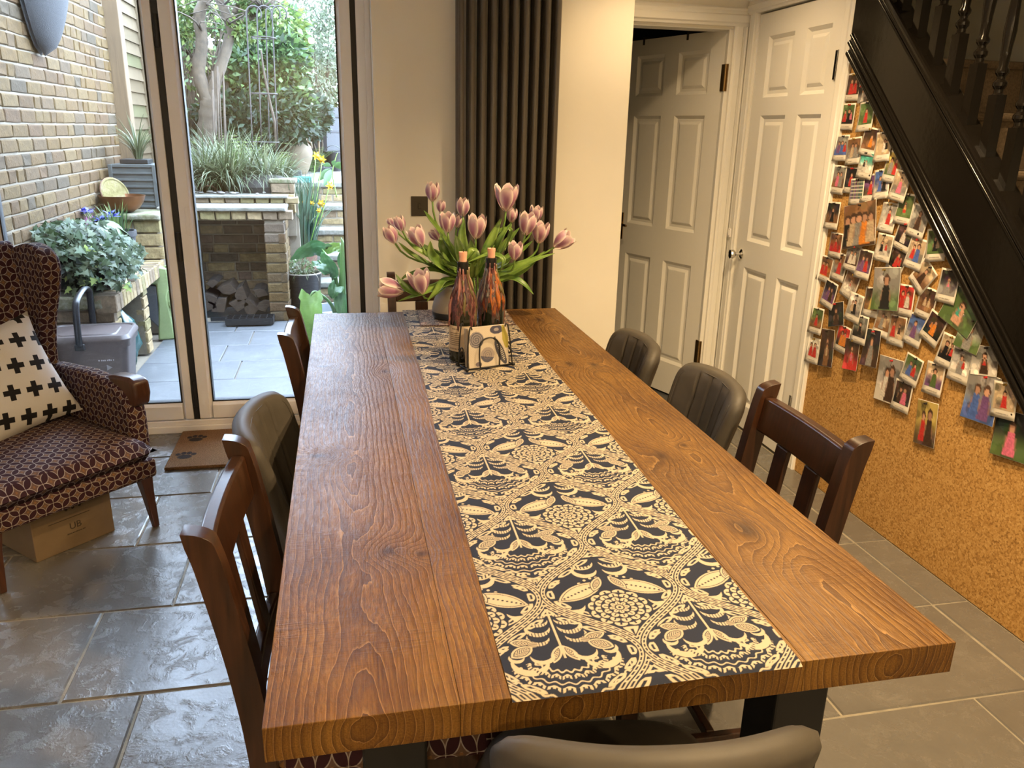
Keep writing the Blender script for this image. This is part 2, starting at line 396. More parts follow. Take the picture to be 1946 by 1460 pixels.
panel_door(d3, .688, 1.975, [(.082, .268), (.366, .588)], [(.12, .805), (.935, 1.525), (1.605, 1.873)])
for z in (.2, 1.655): hinge(d3, -.002, .002, z, .11, M_chrome)
m = MB(); Mk = Matrix.Translation((.632, 0, .862)) @ Matrix.Rotation(-PI/2, 4, 'X')
m.lathe([(.026, 0), (.026, .004), (.02, .008), (.009, .012), (.009, .03), (.016, .036), (.0235, .046), (.0255, .055), (.022, .063), (.012, .067), (0.0001, .068)], 24, M=Mk); m.build('knob', M_chrome, d3, smooth=.5)
m = MB(); m.box(1.586, 1.61, 2.975, 3.0, .945, .99); m.box(1.582, 1.588, 2.981, 2.993, .955, .982); o = m.build('latch_keep', M_pvc, bevel=.003); tag(o, 'small white catch on the door frame above the chrome knob', 'catch')

# ================================================================== bifold doors onto the garden
bf = structure('door_1', 'white framed glass bifold doors onto the garden', 'door')
YB0, YB1 = 3.06, 3.13
m = MB(); m.box(-2.76, -.205, 3.05, 3.15, 0, .035); m.box(-2.76, -.205, 3.058, 3.15, .035, .062); m.build('threshold', M_pvc, bf, bevel=.003)
m = MB(); m.box(-.262, -.202, 3.05, 3.16, 0, 2.14); m.box(-.225, -.2, 3.035, 3.16, 0, 2.14); m.build('jamb', M_pvc, bf, bevel=.003)
m = MB(); m.box(-2.8, -2.72, 3.05, 3.16, 0, 2.14); m.box(-2.8, -.2, 3.05, 3.16, 2.08, 2.16); m.build('jamb', M_pvc, bf, bevel=.003)
def leaf(x0, x1, sl, sr):
    z0, z1 = .068, 2.076; rb, rt = .08, .08; ch = .014
    fr = bpy.data.objects.new('leaf', None); COL.objects.link(fr); fr.parent = bf
    def stile(nm, poly_x0, poly_x1, inner):      # bevelled glazing edge on the inner side
        m = MB(); a, b = poly_x0, poly_x1; i_ = ch if inner < 0 else -ch
        ya = YB0
        pts = [(a, YB1), (b, YB1), (b, ya), (a, ya)]
        if inner > 0: pts = [(a, YB1), (b, YB1), (b, ya+.022), (b-ch, ya), (a, ya)]
        else: pts = [(a, YB1), (b, YB1), (b, ya), (a+ch, ya), (a, ya+.022)]
        m.prism(pts, z0, z1, 'z'); m.build(nm, M_pvc, fr, bevel=.002)
    stile('stile', x0, x0+sl, 1); stile('stile', x1-sr, x1, -1)
    for za, zb, up in ((z0, z0+rb, 1), (z1-rt, z1, -1)):
        pts = [(YB1, za), (YB1, zb), (YB0+.022, zb), (YB0, zb-ch), (YB0, za)] if up > 0 else [(YB1, za), (YB1, zb), (YB0, zb), (YB0, za+ch), (YB0+.022, za)]
        m = MB(); m.prism(pts, x0+sl, x1-sr, 'x'); m.build('rail', M_pvc, fr, bevel=.002)
    g = MB(); a, b, c, d = x0+sl, x1-sr, z0+rb, z1-rt
    for q in ((a, a+.006, c, d), (b-.006, b, c, d), (a, b, c, c+.006), (a, b, d-.006, d)): g.box(q[0], q[1], YB0+.018, YB1-.01, q[2], q[3])
    g.build('gasket', M_black, fr)
    p_ = MB(); p_.box(a-.004, b+.004, 3.093, 3.099, c-.004, d+.004); p_.build('pane', M_glass, fr)
    return fr
lc = leaf(-2.70, -1.905, .06, .055); la = leaf(-1.875, -1.107, .055, .047); lb = leaf(-1.077, -.286, .062, .06)
for x0, x1 in ((-1.905, -1.875), (-1.107, -1.077), (-.286, -.262)):
    m = MB(); m.box(x0, x1, YB0+.012, YB1-.005, .06, 2.08); m.build('seal', M_black, bf)
for z in (.13, .84, 1.75):
    m = MB(); m.tube([(-1.092, YB0+.004, z), (-1.092, YB0+.004, z+.13)], .011, 10); m.build('hinge', M_black, bf, smooth=.6)
# flush pull on the second leaf
m = MB(); pts = []
for k in range(24):
    a = 2*PI*k/24; pts.append((-1.043+.0085*math.cos(a), YB0-.001, 1.02+.0085*math.sin(a)+(.055 if math.sin(a) > 0 else -.055)))
m.tube(pts, .0016, 6, closed=True); m.build('flush_pull', M_pvc, lb, smooth=.6)

# ================================================================== radiator, switch
rad = thing('radiator', 'tall dark bronze column radiator on the cream wall behind the tulips', 'radiator', (0, 0, 0))
px0, pitch = .166, .0467
def rad_col():
    m = MB()
    for y in (2.776, 2.815, 2.852): m.tube([(0, y, .20), (0, y, .24), (0, y, 2.2), (0, y, 2.24)], [.008, .0135, .0135, .008], 14)
    for z in (.2, 2.235): m.tube([(0, 2.766, z), (0, 2.862, z)], .019, 12)
    return m.mesh('column')
me = rad_col(); me.materials.append(M_rad)
for k in range(10):
    o = obj('column', me, None, rad, smooth=.7); o.location.x = px0+k*pitch
for z in (.2, 2.235):
    m = MB(); m.tube([(px0-.02, 2.815, z), (px0+9*pitch+.02, 2.815, z)], .016, 12); m.build('header', M_rad, rad, smooth=.6)
for z in (.45, 2.0):
    m = MB(); m.box(.36, .40, 2.862, 2.878, z, z+.05); m.build('wall_bracket', M_rad, rad)
sw = thing('light_switch', 'square dark bronze light switch on the wall behind the tulips', 'switch', (-.009, 2.88, 1.107))
m = MB(); m.box(-.038, .038, -.007, 0, -.044, .044); m.build('plate', M_bronze, sw, bevel=.002)
m = MB(); m.box(-.006, .006, -.012, -.006, -.011, .011); m.build('rocker', M_bronze, sw, bevel=.001)

# ================================================================== staircase
st = thing('staircase', 'black painted staircase with turned balusters above the cork wall', 'staircase')
ya, yb = .20, 2.16
def slab(y0, y1, f0, f1, x0, x1): return MB().prism([(y0, f0(y0)), (y1, f0(y1)), (y1, f1(y1)), (y0, f1(y0))], x0, x1, 'x')
slab(ya, 2.16, lambda y: zl(y)+.03, lambda y: zu(y)-.02, 1.588, 1.64).build('stringer', M_gloss_black, st)
def bead(off, x, r, nm):
    ys = (ya-.05, 2.155 if off < .3 else yb); m = MB(); m.tube([(x, y, zl(y)+off) for y in np.linspace(ys[0], ys[1], 14)], r, 12); m.build(nm, M_gloss_black, st, smooth=.7)
bead(.012, 1.585, .014, 'lower_bead'); bead(.05, 1.583, .010, 'lower_bead'); bead(.076, 1.587, .007, 'lower_bead')
slab(ya, 2.155, lambda y: zl(y)-.004, lambda y: zl(y)+.085, 1.582, 1.64).build('lower_moulding', M_gloss_black, st, bevel=.006)
slab(ya, yb, lambda y: zu(y)-.03, lambda y: zu(y)+.008, 1.575, 1.665).build('cap_rail', M_gloss_black, st, bevel=.01)
bead(.335, 1.582, .009, 'cap_bead'); bead(.31, 1.586, .006, 'cap_bead')
GO = .203; RI = GO*.935
for k in range(9):
    y0 = .30+k*GO; z = RI*(k+1)+.02
    m = MB(); m.box(1.641, 2.52, y0-.015, y0+GO, z-.03, z); m.build('tread', M_carpet, st, bevel=.012)
    m = MB(); m.box(1.641, 2.52, y0, y0+.02, z-RI, z-.03); m.build('riser', M_carpet, st)
prof = [(.0175,.30),(.013,.305),(.013,.315),(.02,.325),(.02,.335),(.012,.345),(.012,.352),(.019,.362),(.019,.37),(.013,.38),(.015,.43),(.0185,.48),(.016,.53),(.0125,.60),(.011,.66),(.017,.672),(.017,.68),(.011,.69),(.016,.70),(.0175,.705)]
m = MB(); m.box(-.0175, .0175, -.0175, .0175, -.03, .17); m.box(-.0175, .0175, -.0175, .0175, .58, .74)
pr = [(r, z-.13) for r, z in prof]; m.lathe(pr, 16); me = m.mesh('baluster'); me.materials.append(M_gloss_black)
for k in range(13):
    y = .79+k*.1025; o = obj('baluster', me, None, st, smooth=.6); o.location = (1.62, y, zu(y)+.004)
slab(.35, yb, lambda y: zu(y)+.70, lambda y: zu(y)+.76, 1.59, 1.65).build('handrail', M_gloss_black, st, bevel=.015)

# ================================================================== downlights (fixtures and their light)
M_lamp = Mat('lamp_glow', .5); M_lamp.set(Emission_Color=(*WARM, 1), Emission_Strength=12.0); M_lamp = M_lamp.m
for i, (x, y, pw, cone) in enumerate(DOWNLIGHTS):
    d = thing('downlight', ['ceiling downlight in front of the panelled doors', 'ceiling downlight beside the cork wall', 'ceiling downlight over the near end of the table', 'ceiling downlight at the middle of the rear wall', 'ceiling downlight in the far left of the room', 'ceiling downlight in the rear right corner'][i], 'lamp', (x, y, ZC), 0, 'recessed ceiling downlights')
    m = MB(); m.lathe([(.032, -.002), (.045, -.006), (.048, 0), (.032, 0)], 24, close=True); m.build('bezel', M_chrome, d, smooth=.6)
    m = MB(); m.lathe([(.0001, -.001), (.03, -.001)], 20); m.build('lens', M_lamp, d)
    L = bpy.data.lights.new('downlight_beam', 'SPOT'); L.energy = pw; L.color = WARM; L.spot_size = math.radians(cone); L.spot_blend = .8 if cone < 150 else .35; L.shadow_soft_size = .035
    lo = bpy.data.objects.new('downlight_beam', L); COL.objects.link(lo); lo.parent = d; lo.location = (0, 0, -.03)

# ================================================================== dining table
def wood_table():
    M_ = Mat('rough_sawn_timber', .42, 0, .26); co = M_.coord(); x, y, z = M_.xyz(co)
    k = ((x+.475)/.2375).floor(); xc = (k+.5)*.2375-.475+((k*2.3).sin()*.035)
    n1 = M_.noise(M_.comb(x*1.5, y*.9, k*3.1), 1.6, 2.)
    h = (n1-.35)*.16+(z-.76)*.9
    g = ((x-xc)*(x-xc)+h*h+.0002).sqrt()
    knots = [(-.252,1.444,.045,.035,.05),(-.43,.83,.055,.06,.035),(-.24,2.15,.04,.03,.04),(-.41,2.14,.04,.04,.04),(-.304,.394,.045,.04,.045),(-.25,.375,.03,.025,.03),(-.43,1.52,.035,.05,.03),
             (.34,.362,.06,.05,.11),(.385,1.431,.045,.035,.06),(.312,1.447,.05,.04,.08),(.392,.764,.03,.025,.04),(.318,.713,.055,.045,.10),(.36,2.05,.04,.05,.12)]
    kn = None
    for (a, b, A, sx, sy) in knots:
        dx = (x-a)/sx; dy = (y-b)/sy; e = (dx*dx+dy*dy); q = (e*-1.).exp()
        g = g+q*A; c = (e*-9.).exp(); kn = c if kn is None else kn+c
    warp = M_.noise(M_.comb(x*6., y*1.1, 0.), 4., 3., .6)
    g = g+(warp-.5)*.018
    ph = (g*92.).fract()
    late = ph.map(.55, .97); line = ph.map(.0, .10, 1., 0.)
    fib = M_.noise(M_.comb(x*1., y*.045, z), 420., 3., .6); big = M_.noise(M_.comb(x, y*.4, z), 9., 4.)
    saw = M_.noise(M_.comb(x*.05, y, 1.), 330., 2.); sawm = M_.noise(M_.comb(x*.6, y, 2.), 7., 3.).map(.45, .65)
    wob = M_.noise(M_.comb(x, y*.35, 0.), 120., 4., .65, 1.)
    col = M_.ramp(big*.5+fib*.5, [(.34, (.066,.026,.0046)), (.5, (.138,.064,.0112)), (.68, (.22,.113,.022))])
    col = M_.mix(late*.68, col, (.045,.017,.004)); col = M_.mix(line*.62, col, (.36,.205,.07))
    col = M_.mix((sawm*saw.map(.52, .62))*.4, col, (.05,.020,.005)); col = M_.mix(kn.min(1.)*.85, col, (.025,.009,.003))
    scr = M_.noise(M_.comb(x*.7, y, 5.), 3., 5., .7).map(.5, .75); col = M_.mix(scr*.35, col, (0.0581,0.0209,0.00514))
    mot = M_.noise(M_.comb(x, y*.22, 7.), 210., 3., .7, .6); rgh = M_.noise(M_.comb(x*1.3, y*.5, 9.), 4., 3.).map(.4, .6, .15, 1.)
    col = M_.mix(mot.map(.46, .60)*rgh*.45, col, (.036,.015,.005))
    M_.color(col); M_.bump(fib*.25+mot*rgh*.5+wob*.45+saw*sawm*.6-late*.25, .5, .0035); M_.rough(wob.map(.3, .7, .36, .54)); return M_.m
M_timber = wood_table()
M_steel = plain('black_steel', (.010,.010,.011), .45, .3)
ZT = .76
table = thing('dining_table', 'long rough-sawn timber dining table in the middle of the room', 'table', (0,0,0))
for k in range(4):
    a = -.475+.2375*k; m = MB(); m.box(a+.0002, a+.2375-.0002, 0, 2.242, ZT-.05, ZT); m.build('plank', M_timber, table, bevel=.0009)
for y in (.10, 1.95):
    m = MB(); m.box(-.40, .40, y, y+.09, ZT-.066, ZT-.0505); m.build('leg_bracket', M_steel, table)
    for sx in (-1, 1):
        m = MB(); m.prism([(sx*.27, 0), (sx*.36, 0), (sx*.36, ZT-.066), (sx*.27, ZT-.066)], y, y+.09, 'y'); m.build('leg', M_steel, table, bevel=.004)

# ------------------------------------------------------------------ table runner (printed pattern as colour on a fine cloth mesh)
def runner_pattern(S_, Y):
    a, b = .11, .302
    t0 = ((Y-.064)/b) % 1.; dx0 = S_-2*a*np.round(S_/(2*a)); w0 = a*np.sin(PI*t0)**2
    inA = np.abs(dx0) < w0                                   # flower cell, else the fan cell
    t1 = (t0+.5) % 1.; S1 = S_-a; dx1 = S1-2*a*np.round(S1/(2*a)); w1 = a*np.sin(PI*t1)**2
    dx = np.where(inA, dx0, dx1); t = np.where(inA, t0, t1); w_ = np.where(inA, w0, w1)
    X = np.abs(dx); v = t*b; sl = a*PI/b*np.sin(2*PI*t); d = (w_-X)/np.sqrt(1+sl*sl)
    on = np.zeros(X.shape, bool)
    def paint(mk, val): on[mk] = val
    def circ(cx, cy, r): return (X-cx)**2+(v-cy)**2 < r*r
    def cres(cx, cy, r, ox, oy, r2): return circ(cx, cy, r) & ~circ(cx+ox, cy+oy, r2)
    def leaf_(cx, cy, L, W, an):
        c, s_ = math.cos(an), math.sin(an); p = (X-cx)*c+(v-cy)*s_; q = -(X-cx)*s_+(v-cy)*c
        R = (L*L/4+W*W/4)/W
        return p, q, np.maximum(np.hypot(p, q-(R-W/2)), np.hypot(p, q+(R-W/2)))-R     # <0 inside
    def leafdraw(mk, cx, cy, L, W, an, dots=True):
        p, q, sd = leaf_(cx, cy, L, W, an)
        paint(mk & (sd < .0032), False); paint(mk & (sd < .0018), True); paint(mk & (sd < -.0012), False); paint(mk & (sd < -.0024), True)
        if dots: paint(mk & (sd < -.0034) & (np.hypot(((p/.0072) % 1-.5)*.0072, q-.25*np.abs(p)*0) < .0019), False)
        else: paint(mk & (sd < -.003) & ((((p+np.abs(q)*1.2)/.0042) % 1) < .42), False)
    F = inA; N = ~inA
    # drops along the border
    arc = np.where(t > .5, 1-t, t); s_ = (t*11) % 1
    drop = (np.abs(d-.0150) < .0058*np.sin(PI*s_)**.7) & (s_ > .12) & (s_ < .88) & (t > .09) & (t < .93); paint(drop, True)
    paint(drop & (np.abs(d-.0150) < .0018) & (s_ > .3) & (s_ < .7), False)
    # ---- flower cell
    cx, cy = 0., .101; r = np.hypot(X-cx, v-cy); th = np.arctan2(v-cy, dx)
    for dyy in (.232, .208):
        paint(F & cres(.026, dyy, .021, -.003, .0085, .0195), True)
    paint(F & cres(.018, .262, .0125, -.002, .006, .012), True)
    paint(F & circ(.0, .268, .0058), True); paint(F & circ(.0, .268, .003), False)
    paint(F & (np.abs(((X-.026)/.006) % 1-.5) < .18) & cres(.026, .232, .018, -.003, .006, .0165), False)
    for j in range(5):
        paint(F & circ(.012+.0105*j, .186-.0035*j*j*.4, .0026), True)
    leafdraw(F, .047, .151, .083, .032, -.45); leafdraw(F, .017, .168, .036, .013, -1.1, False)
    paint(F & cres(.070, .115, .020, -.004, .0095, .0185), True); paint(F & cres(.072, .104, .0165, -.004, .009, .0155), True)
    paint(F & (r < .050), False)
    for (r0, r1, n, ph) in ((.0395, .0475, 12, 0.), (.0285, .0375, 12, .5), (.0175, .0265, 10, 0.), (.0075, .0155, 8, .5)):
        u = ((th/(2*PI)*n+ph) % 1)-.5; rr = r1-.006*np.abs(u*2)**2.2
        pet = F & (r < rr) & (r > r0); paint(pet, True)
        paint(pet & (np.abs(u) > .44), False); paint(pet & (np.abs(u) < .07) & (r < rr-.003), False)
    paint(F & (r < .0055), True); paint(F & (r < .0025), False)
    paint(F & (v < .052) & (X < .004+.12*(v-.02)) & (v > .02), True); paint(F & (v < .046) & (X < .11*(v-.024)) & (v > .026), False)
    # ---- fan cell
    paint(N & circ(0, .270, .0052), True); paint(N & circ(0, .270, .0026), False)
    for (cx_, cy_, rr) in ((.013, .256, .010), (.019, .240, .0145), (.024, .221, .0185), (.028, .198, .0165)):
        c_ = N & cres(cx_, cy_, rr, -.002, rr*.42, rr*.93); paint(c_, True)
        paint(c_ & ((((X-cx_)/.0046) % 1) < .3) & (v < cy_-rr*.45), False)
    leafdraw(N, .052, .192, .030, .015, .25, False); leafdraw(N, .056, .172, .034, .019, -.55, False)
    paint(N & circ(.037, .186, .0062), True); paint(N & circ(.037, .186, .0062) & (((v/.0026) % 1) < .45), False)
    leafdraw(N, .010, .160, .034, .011, -1.15, False)
    paint(N & cres(.050, .146, .026, -.002, .0105, .0245), True); paint(N & cres(.030, .158, .017, .001, .007, .0158), True)
    paint(N & cres(.066, .160, .011, -.002, .006, .0105), True)
    rr = np.hypot(X, (v-.172)*1.0); an = np.abs(np.arctan2(X, .172-v))
    fan = N & (v < .150) & (an < 1.12) & (X < w_-.010)
    for (q0, q1, wv) in ((.048, .0515, 0), (.0575, .0645, 1), (.0725, .075, 0), (.081, .0875, 1), (.0955, .098, 0), (.104, .110, 1), (.118, .1205, 0), (.126, .131, 1)):
        sc = .0022*np.cos(an*26); band = fan & (rr > q0+sc) & (rr < q1+sc); paint(band, True)
        if wv: paint(band & (((an*13) % 1) < .42) & (rr > q0+.002), False)
    paint(N & (X < .0016) & (v > .15) & (v < .262), True)
    paint(N & (v < .045) & (X < .10*(v-.012)), True); paint(N & (v < .04) & (X < .07*(v-.017)), False)
    # hooks towards the sides
    for yy in (.118, .188):
        paint((w_ > .06) & cres(.083, yy, .0125, -.006, .004, .0105) & (d > .006), True)
    # border band
    paint(d < .0088, False); paint((d > .0010) & (d < .0030), True); paint((d > .0054) & (d < .0072), True)
    paint((d > .0030) & (d < .0054) & (((t*34) % 1) < .3), True)
    tip = (t < .055) | (t > .95); paint(tip & (((v/.0056) % 1) < .4) & (d > .001), True)
    return on
nx = 450; ys = [-.006]
while ys[-1] < 2.262: ys.append(ys[-1]+.00088+.00088*max(0, ys[-1])*.9)
ys = np.array(ys); xs = np.linspace(-.2, .2, nx); XX, YY = np.meshgrid(xs, ys)
on = sum(runner_pattern(XX+.003+a_, YY+b_).astype(float) for a_, b_ in ((-.0003, -.0001), (.0001, -.0003), (.0003, .0001), (-.0001, .0003)))/4
wob = .004*np.sin(YY*3.1)+.003*np.sin(YY*7.7+1)
xw = XX*(1-.004*np.sin(YY*5))+.0285+.0145*YY+wob*(XX/.2)*.5
zz = ZT+.0012+.0006*np.sin(XX*23+YY*9)+.0005*np.sin(YY*31)
zz = np.where(YY < .0015, zz-(.0015-YY)*.55, zz)
V = np.stack([xw, YY, zz], -1).reshape(-1, 3); idx = np.arange(len(ys)*nx).reshape(len(ys), nx)
Fq = np.stack([idx[:-1, :-1], idx[:-1, 1:], idx[1:, 1:], idx[1:, :-1]], -1).reshape(-1, 4)
navy = np.array([.011,.015,.032]); cream = np.array([.40,.335,.24])
cc = navy+on.reshape(-1, 1)*(cream-navy)
M_ = Mat('printed_cotton', .72, 0, .2); at_ = M_.attr('col'); co = M_.coord(); wv = M_.noise(co, 900., 2.); M_.color(at_); M_.bump(wv, .12, .001); M_runner = M_.m
me = fast_mesh('table_runner', V, Fq, M_runner, cc, True); rn = obj('table_runner', me)
tag(rn, 'navy and cream damask runner down the middle of the table', 'table runner')

# ================================================================== fabrics and chair woods
def leaf_fabric():
    M_ = Mat('leaf_lattice_fabric', .85, 0, .2); uv = M_.coord('UV'); u, v, _ = M_.xyz(uv); p_ = .038; a = (u+v)*(.7071/p_); b = (u-v)*(.7071/p_)
    def vs(s1, s2):
        fx = s1.fract()-.5; dy = ((s2+.5).fract()-.5).abs()+.34; return (fx*fx+dy*dy).sqrt()
    d = vs(a, b).min(vs(b, a)); inl = d.map(.570, .582, 1., 0.); edge = d.map(.620, .632, 1., 0.)
    fa = (a.fract()-.5).abs(); fb = (b.fract()-.5).abs(); dia = (fa+fb).map(.10, .13, 1., 0.)
    col = M_.mix(edge, (.12,.07,.048), (.32,.275,.245)); col = M_.mix(dia, col, (.20,.10,.04)); col = M_.mix(inl, col, (.030,.008,.013))
    n = M_.noise(uv, 700., 2.); M_.color(M_.mix(n.map(.3, .7, 0., .25), col, (.02,.01,.01))); M_.bump(n, .3, .001); return M_.m
M_leaf = leaf_fabric()
def chair_wood(name, c1, c2, rough=.3):
    M_ = Mat(name, rough, 0, .5); co = M_.coord(); n = M_.noise(M_.mapping(co, (1,1,.06)), 90., 4., .6, .4); k = M_.noise(co, 5., 3.)
    M_.color(M_.mix((n*.7+k*.3).map(.35, .65), c1, c2)); M_.bump(n, .1, .001); return M_.m
M_chairwood = chair_wood('stained_oak', (.013,.0046,.0019), (.043,.0155,.0056))
M_legwood = chair_wood('dark_walnut', (.035,.013,.007), (.075,.028,.013), .35)
M_leather = Mat('taupe_faux_leather', .58, 0, .35); _c = M_leather.coord(); _n = M_leather.noise(_c, 350., 3.); _k = M_leather.noise(_c, 6., 3.)
M_leather.color(M_leather.mix(_k.map(.35, .65), (.044,.038,.030), (.070,.060,.047))); M_leather.bump(_n, .12, .001); M_leather = M_leather.m

# ------------------------------------------------------------------ slatted wooden chair (local front = +y)
def wooden_chair():
    r = thing('wooden_chair', 'x', 'chair')
    def post(sx):
        cl = [(-.175, 0.0, 0), (-.185, .25, 0), (-.188, .45, 0), (-.205, .62, 0), (-.236, .80, 0), (-.249, .855, 0)]
        pts = [Vector((sx*.185, y, z)) for y, z, _ in spline([(a, b, 0) for a, b, _ in cl], 5)]
        m = MB(); vs = []; n = len(pts)
        for i, q in enumerate(pts):
            hw = .0165; hd = .021
            vs += [(q.x-hw, q.y-hd, q.z), (q.x+hw, q.y-hd, q.z), (q.x+hw, q.y+hd, q.z), (q.x-hw, q.y+hd, q.z)]
        fs = [(4*i+k, 4*i+(k+1) % 4, 4*i+4+(k+1) % 4, 4*i+4+k) for i in range(n-1) for k in range(4)]+[(3,2,1,0)]
        q = pts[-1]; b = len(vs)                        # rounded ear
        for j in range(1, 7):
            an = j/6*PI/2; dz = .022*math.sin(an); f = math.cos(an)
            vs += [(q.x-.0165, q.y-.021-dz*.18, q.z+dz), (q.x+.0165, q.y-.021-dz*.18, q.z+dz), (q.x+.0165, q.y+.021*(2*f-1)-dz*.18, q.z+dz), (q.x-.0165, q.y+.021*(2*f-1)-dz*.18, q.z+dz)]
        fs += [(b-4+4*i+k, b-4+4*i+(k+1) % 4, b+4*i+(k+1) % 4, b+4*i+k) for i in range(6) for k in range(4)]+[(len(vs)-4, len(vs)-3, len(vs)-2, len(vs)-1)]
        m.add(vs, fs); m.build('back_post', M_chairwood, r, bevel=.005, smooth=.7)
    post(-1); post(1)
    def yb_(z): return -.188-(max(z, .45)-.45)*.152
    def rail(z0, z1, nm, cur, th=.011):
        P = []; 
        for s_ in (-1, 1):
            rows = []
            for z in (z0, z1): rows.append([(x, yb_(z)+s_*th-cur*(1-(x/.17)**2), z) for x in np.linspace(-.17, .17, 11)])
            P.append(rows)
        m = MB(); ring = [P[0][0], P[1][0], P[1][1], P[0][1]]
        m.grid(ring, True); n = 11; m.f.append((0, n, 2*n, 3*n)); m.f.append((n-1, 2*n-1, 3*n-1, 4*n-1)); m.build(nm, M_chairwood, r, bevel=.005, smooth=.7)
    rail(.760, .845, 'top_rail', .008, .013); rail(.50, .545, 'lower_rail', .010)
    for x in (-.062, .062):
        m = MB(); a = []
        for z in np.linspace(.54, .758, 6):
            c = -.006*(1-(x/.17)**2); a.append([(x-.026, yb_(z)+c-.006, z), (x+.026, yb_(z)+c-.006, z), (x+.026, yb_(z)+c+.006, z), (x-.026, yb_(z)+c+.006, z)])
        vs = [q for g in a for q in g]; m.add(vs, [(4*i+k, 4*i+(k+1) % 4, 4*i+4+(k+1) % 4, 4*i+4+k) for i in range(5) for k in range(4)]+[(3,2,1,0), (20,21,22,23)]); m.build('slat', M_chairwood, r, bevel=.003)
    for sx in (-1, 1):
        m = MB(); m.prism([(sx*.165, 0), (sx*.195, 0), (sx*.20, .43), (sx*.16, .43)], .165, .205, 'y'); m.build('front_leg', M_chairwood, r, bevel=.004)
        m = MB(); m.box(sx*.185-.01, sx*.185+.01, -.17, .18, .385, .435); m.build('seat_rail', M_chairwood, r, bevel=.003)
        m = MB(); m.box(sx*.183-.009, sx*.183+.009, -.17, .18, .17, .195); m.build('stretcher', M_chairwood, r, bevel=.003)
    m = MB(); m.box(-.17, .17, .175, .197, .385, .435); m.build('seat_rail', M_chairwood, r, bevel=.003)
    m = MB(); m.box(-.178, .178, -.02, .0, .175, .20); m.build('stretcher', M_chairwood, r, bevel=.003)
    rows = []
    for i in range(13):
        row = []
        for j in range(13):
            u, v = i/6-1, j/6-1; e_ = (1-abs(u)**6)*(1-abs(v)**6); row.append((u*.20, .012+v*.20, .432+.045*max(e_, 0)**.4))
        rows.append(row)
    m = MB(); m.grid(rows); m.box(-.2, .2, -.188, .212, .425, .4325); m.build('seat', M_leaf, r, smooth=.9, uv=True)
    return r
# ------------------------------------------------------------------ padded shell chair (local front = +y)
def shell_chair():
    r = thing('shell_chair', 'x', 'chair')
    def width(t): return lerp(.148, .204, max(0., t)**.75)
    def cen(u, t):
        w_ = width(t); x = u*w_; lean = -.160-.085*t; y = lean+.085*abs(u)**2.2*(1-.3*t); z = .43+.37*t-.012*u*u*t; return x, y, z
    def back(nu=61, nv=35):
        fr, bk = [], []
        for j in range(nv+1):
            tt = j/nv; a, b = [], []
            for i in range(nu+1):
                uu = i/nu*2-1
                # rounded top corners: pull the grid in with a superellipse
                v = tt*2-1; e_ = max(abs(uu), abs(v) if v > 0 else 0); 
                k = 1.
                if v > 0 and e_ > 1e-6: k = e_/((abs(uu)**9+v**9)**(1/9)); k = lerp(1., k, sm((v-.0)/.6))
                u2, t2 = uu*k, (v*k+1)/2 if v > 0 else tt
                x, y, z = cen(u2, t2); edge = max(abs(uu), v if v > 0 else 0)
                th = .029*max(0, 1-edge**12)**.5
                cu = (uu*5/1.7); ch = math.exp(-((cu-round(cu*1-.5)-.5)/.06)**2) if abs(uu) < .82 else 0
                seam = math.exp(-((edge-.90)/.016)**2)
                fdir = Vector((-u2*.5, 1, .2)).normalized()
                f_ = Vector((x, y, z))+fdir*(th-.006*ch*(1 if edge < .88 else 0)-.004*seam); b_ = Vector((x, y, z))-fdir*(th*.8-.003*seam)
                a.append(tuple(f_)); b.append(tuple(b_))
            fr.append(a); bk.append(b)
        m = MB(); m.grid(fr); m.grid(bk); me = m.mesh('backrest')
        bm = bmesh.new(); bm.from_mesh(me); bmesh.ops.remove_doubles(bm, verts=bm.verts, dist=.0008); bmesh.ops.recalc_face_normals(bm, faces=bm.faces); bm.to_mesh(me); bm.free()
        return obj('backrest', me, M_leather, r, smooth=PI)
    back()
    m = MB(); pts = []
    for k in range(61):
        a = -PI*.08+(PI*1.16)*k/60; c, s_ = math.cos(a), math.sin(a)
        uu = math.copysign(abs(c)**.24, c)*.90; vv = math.copysign(abs(s_)**.24, s_)*.90; tt = (vv+1)/2 if s_ > 0 else .5+vv/2
        x, y, z = cen(uu, tt); pts.append((x-uu*.009, y+.0205, z+.003))
    m.tube(pts, .0014, 6); m.build('piping', M_leather, r, smooth=PI)
    rows = []
    for i in range(25):
        row = []
        for j in range(25):
            u, v = i/12-1, j/12-1; n4 = (u**4+v**4)**.25; e_ = max(abs(u), abs(v)); k = e_/n4 if n4 > 1e-6 else 1
            row.append((u*k*(.205+.010*v), v*k*.215+.02, .405+.075*max(0, 1-e_**5)**.5-.012*math.exp(-(u*u+v*v)*2)))
        rows.append(row)
    m = MB(); m.grid(rows); rows2 = [[(x, y, min(.405, .39+.02*max(abs(x), abs(y))/.2)) for x, y, z in row] for row in rows]; m.grid(rows2)
    m.build('seat', M_leather, r, smooth=1.2)
    for sx in (-1, 1):
        for yy, y2 in ((.15, .20), (-.13, -.20)):
            m = MB(); m.tube([(sx*.12, yy, .40), (sx*.19, y2, .0)], [.016, .010], 12); m.build('leg', M_steel, r, smooth=.7)
    m = MB(); m.box(-.13, .13, -.14, .16, .385, .40); m.build('seat_frame', M_steel, r)
    return r
wc = wooden_chair(); sc = shell_chair(); first = {'w': True, 's': True}
def place(kind, x, y, rz, label):
    src = wc if kind == 'w' else sc
    o = src if first[kind] else copy_tree(src)
    first[kind] = False; o.location = (x, y, 0); o.rotation_euler = (0, 0, math.radians(rz))
    o['label'] = label; o['group'] = 'slatted wooden chairs at the table' if kind == 'w' else 'taupe padded chairs at the table'; return o
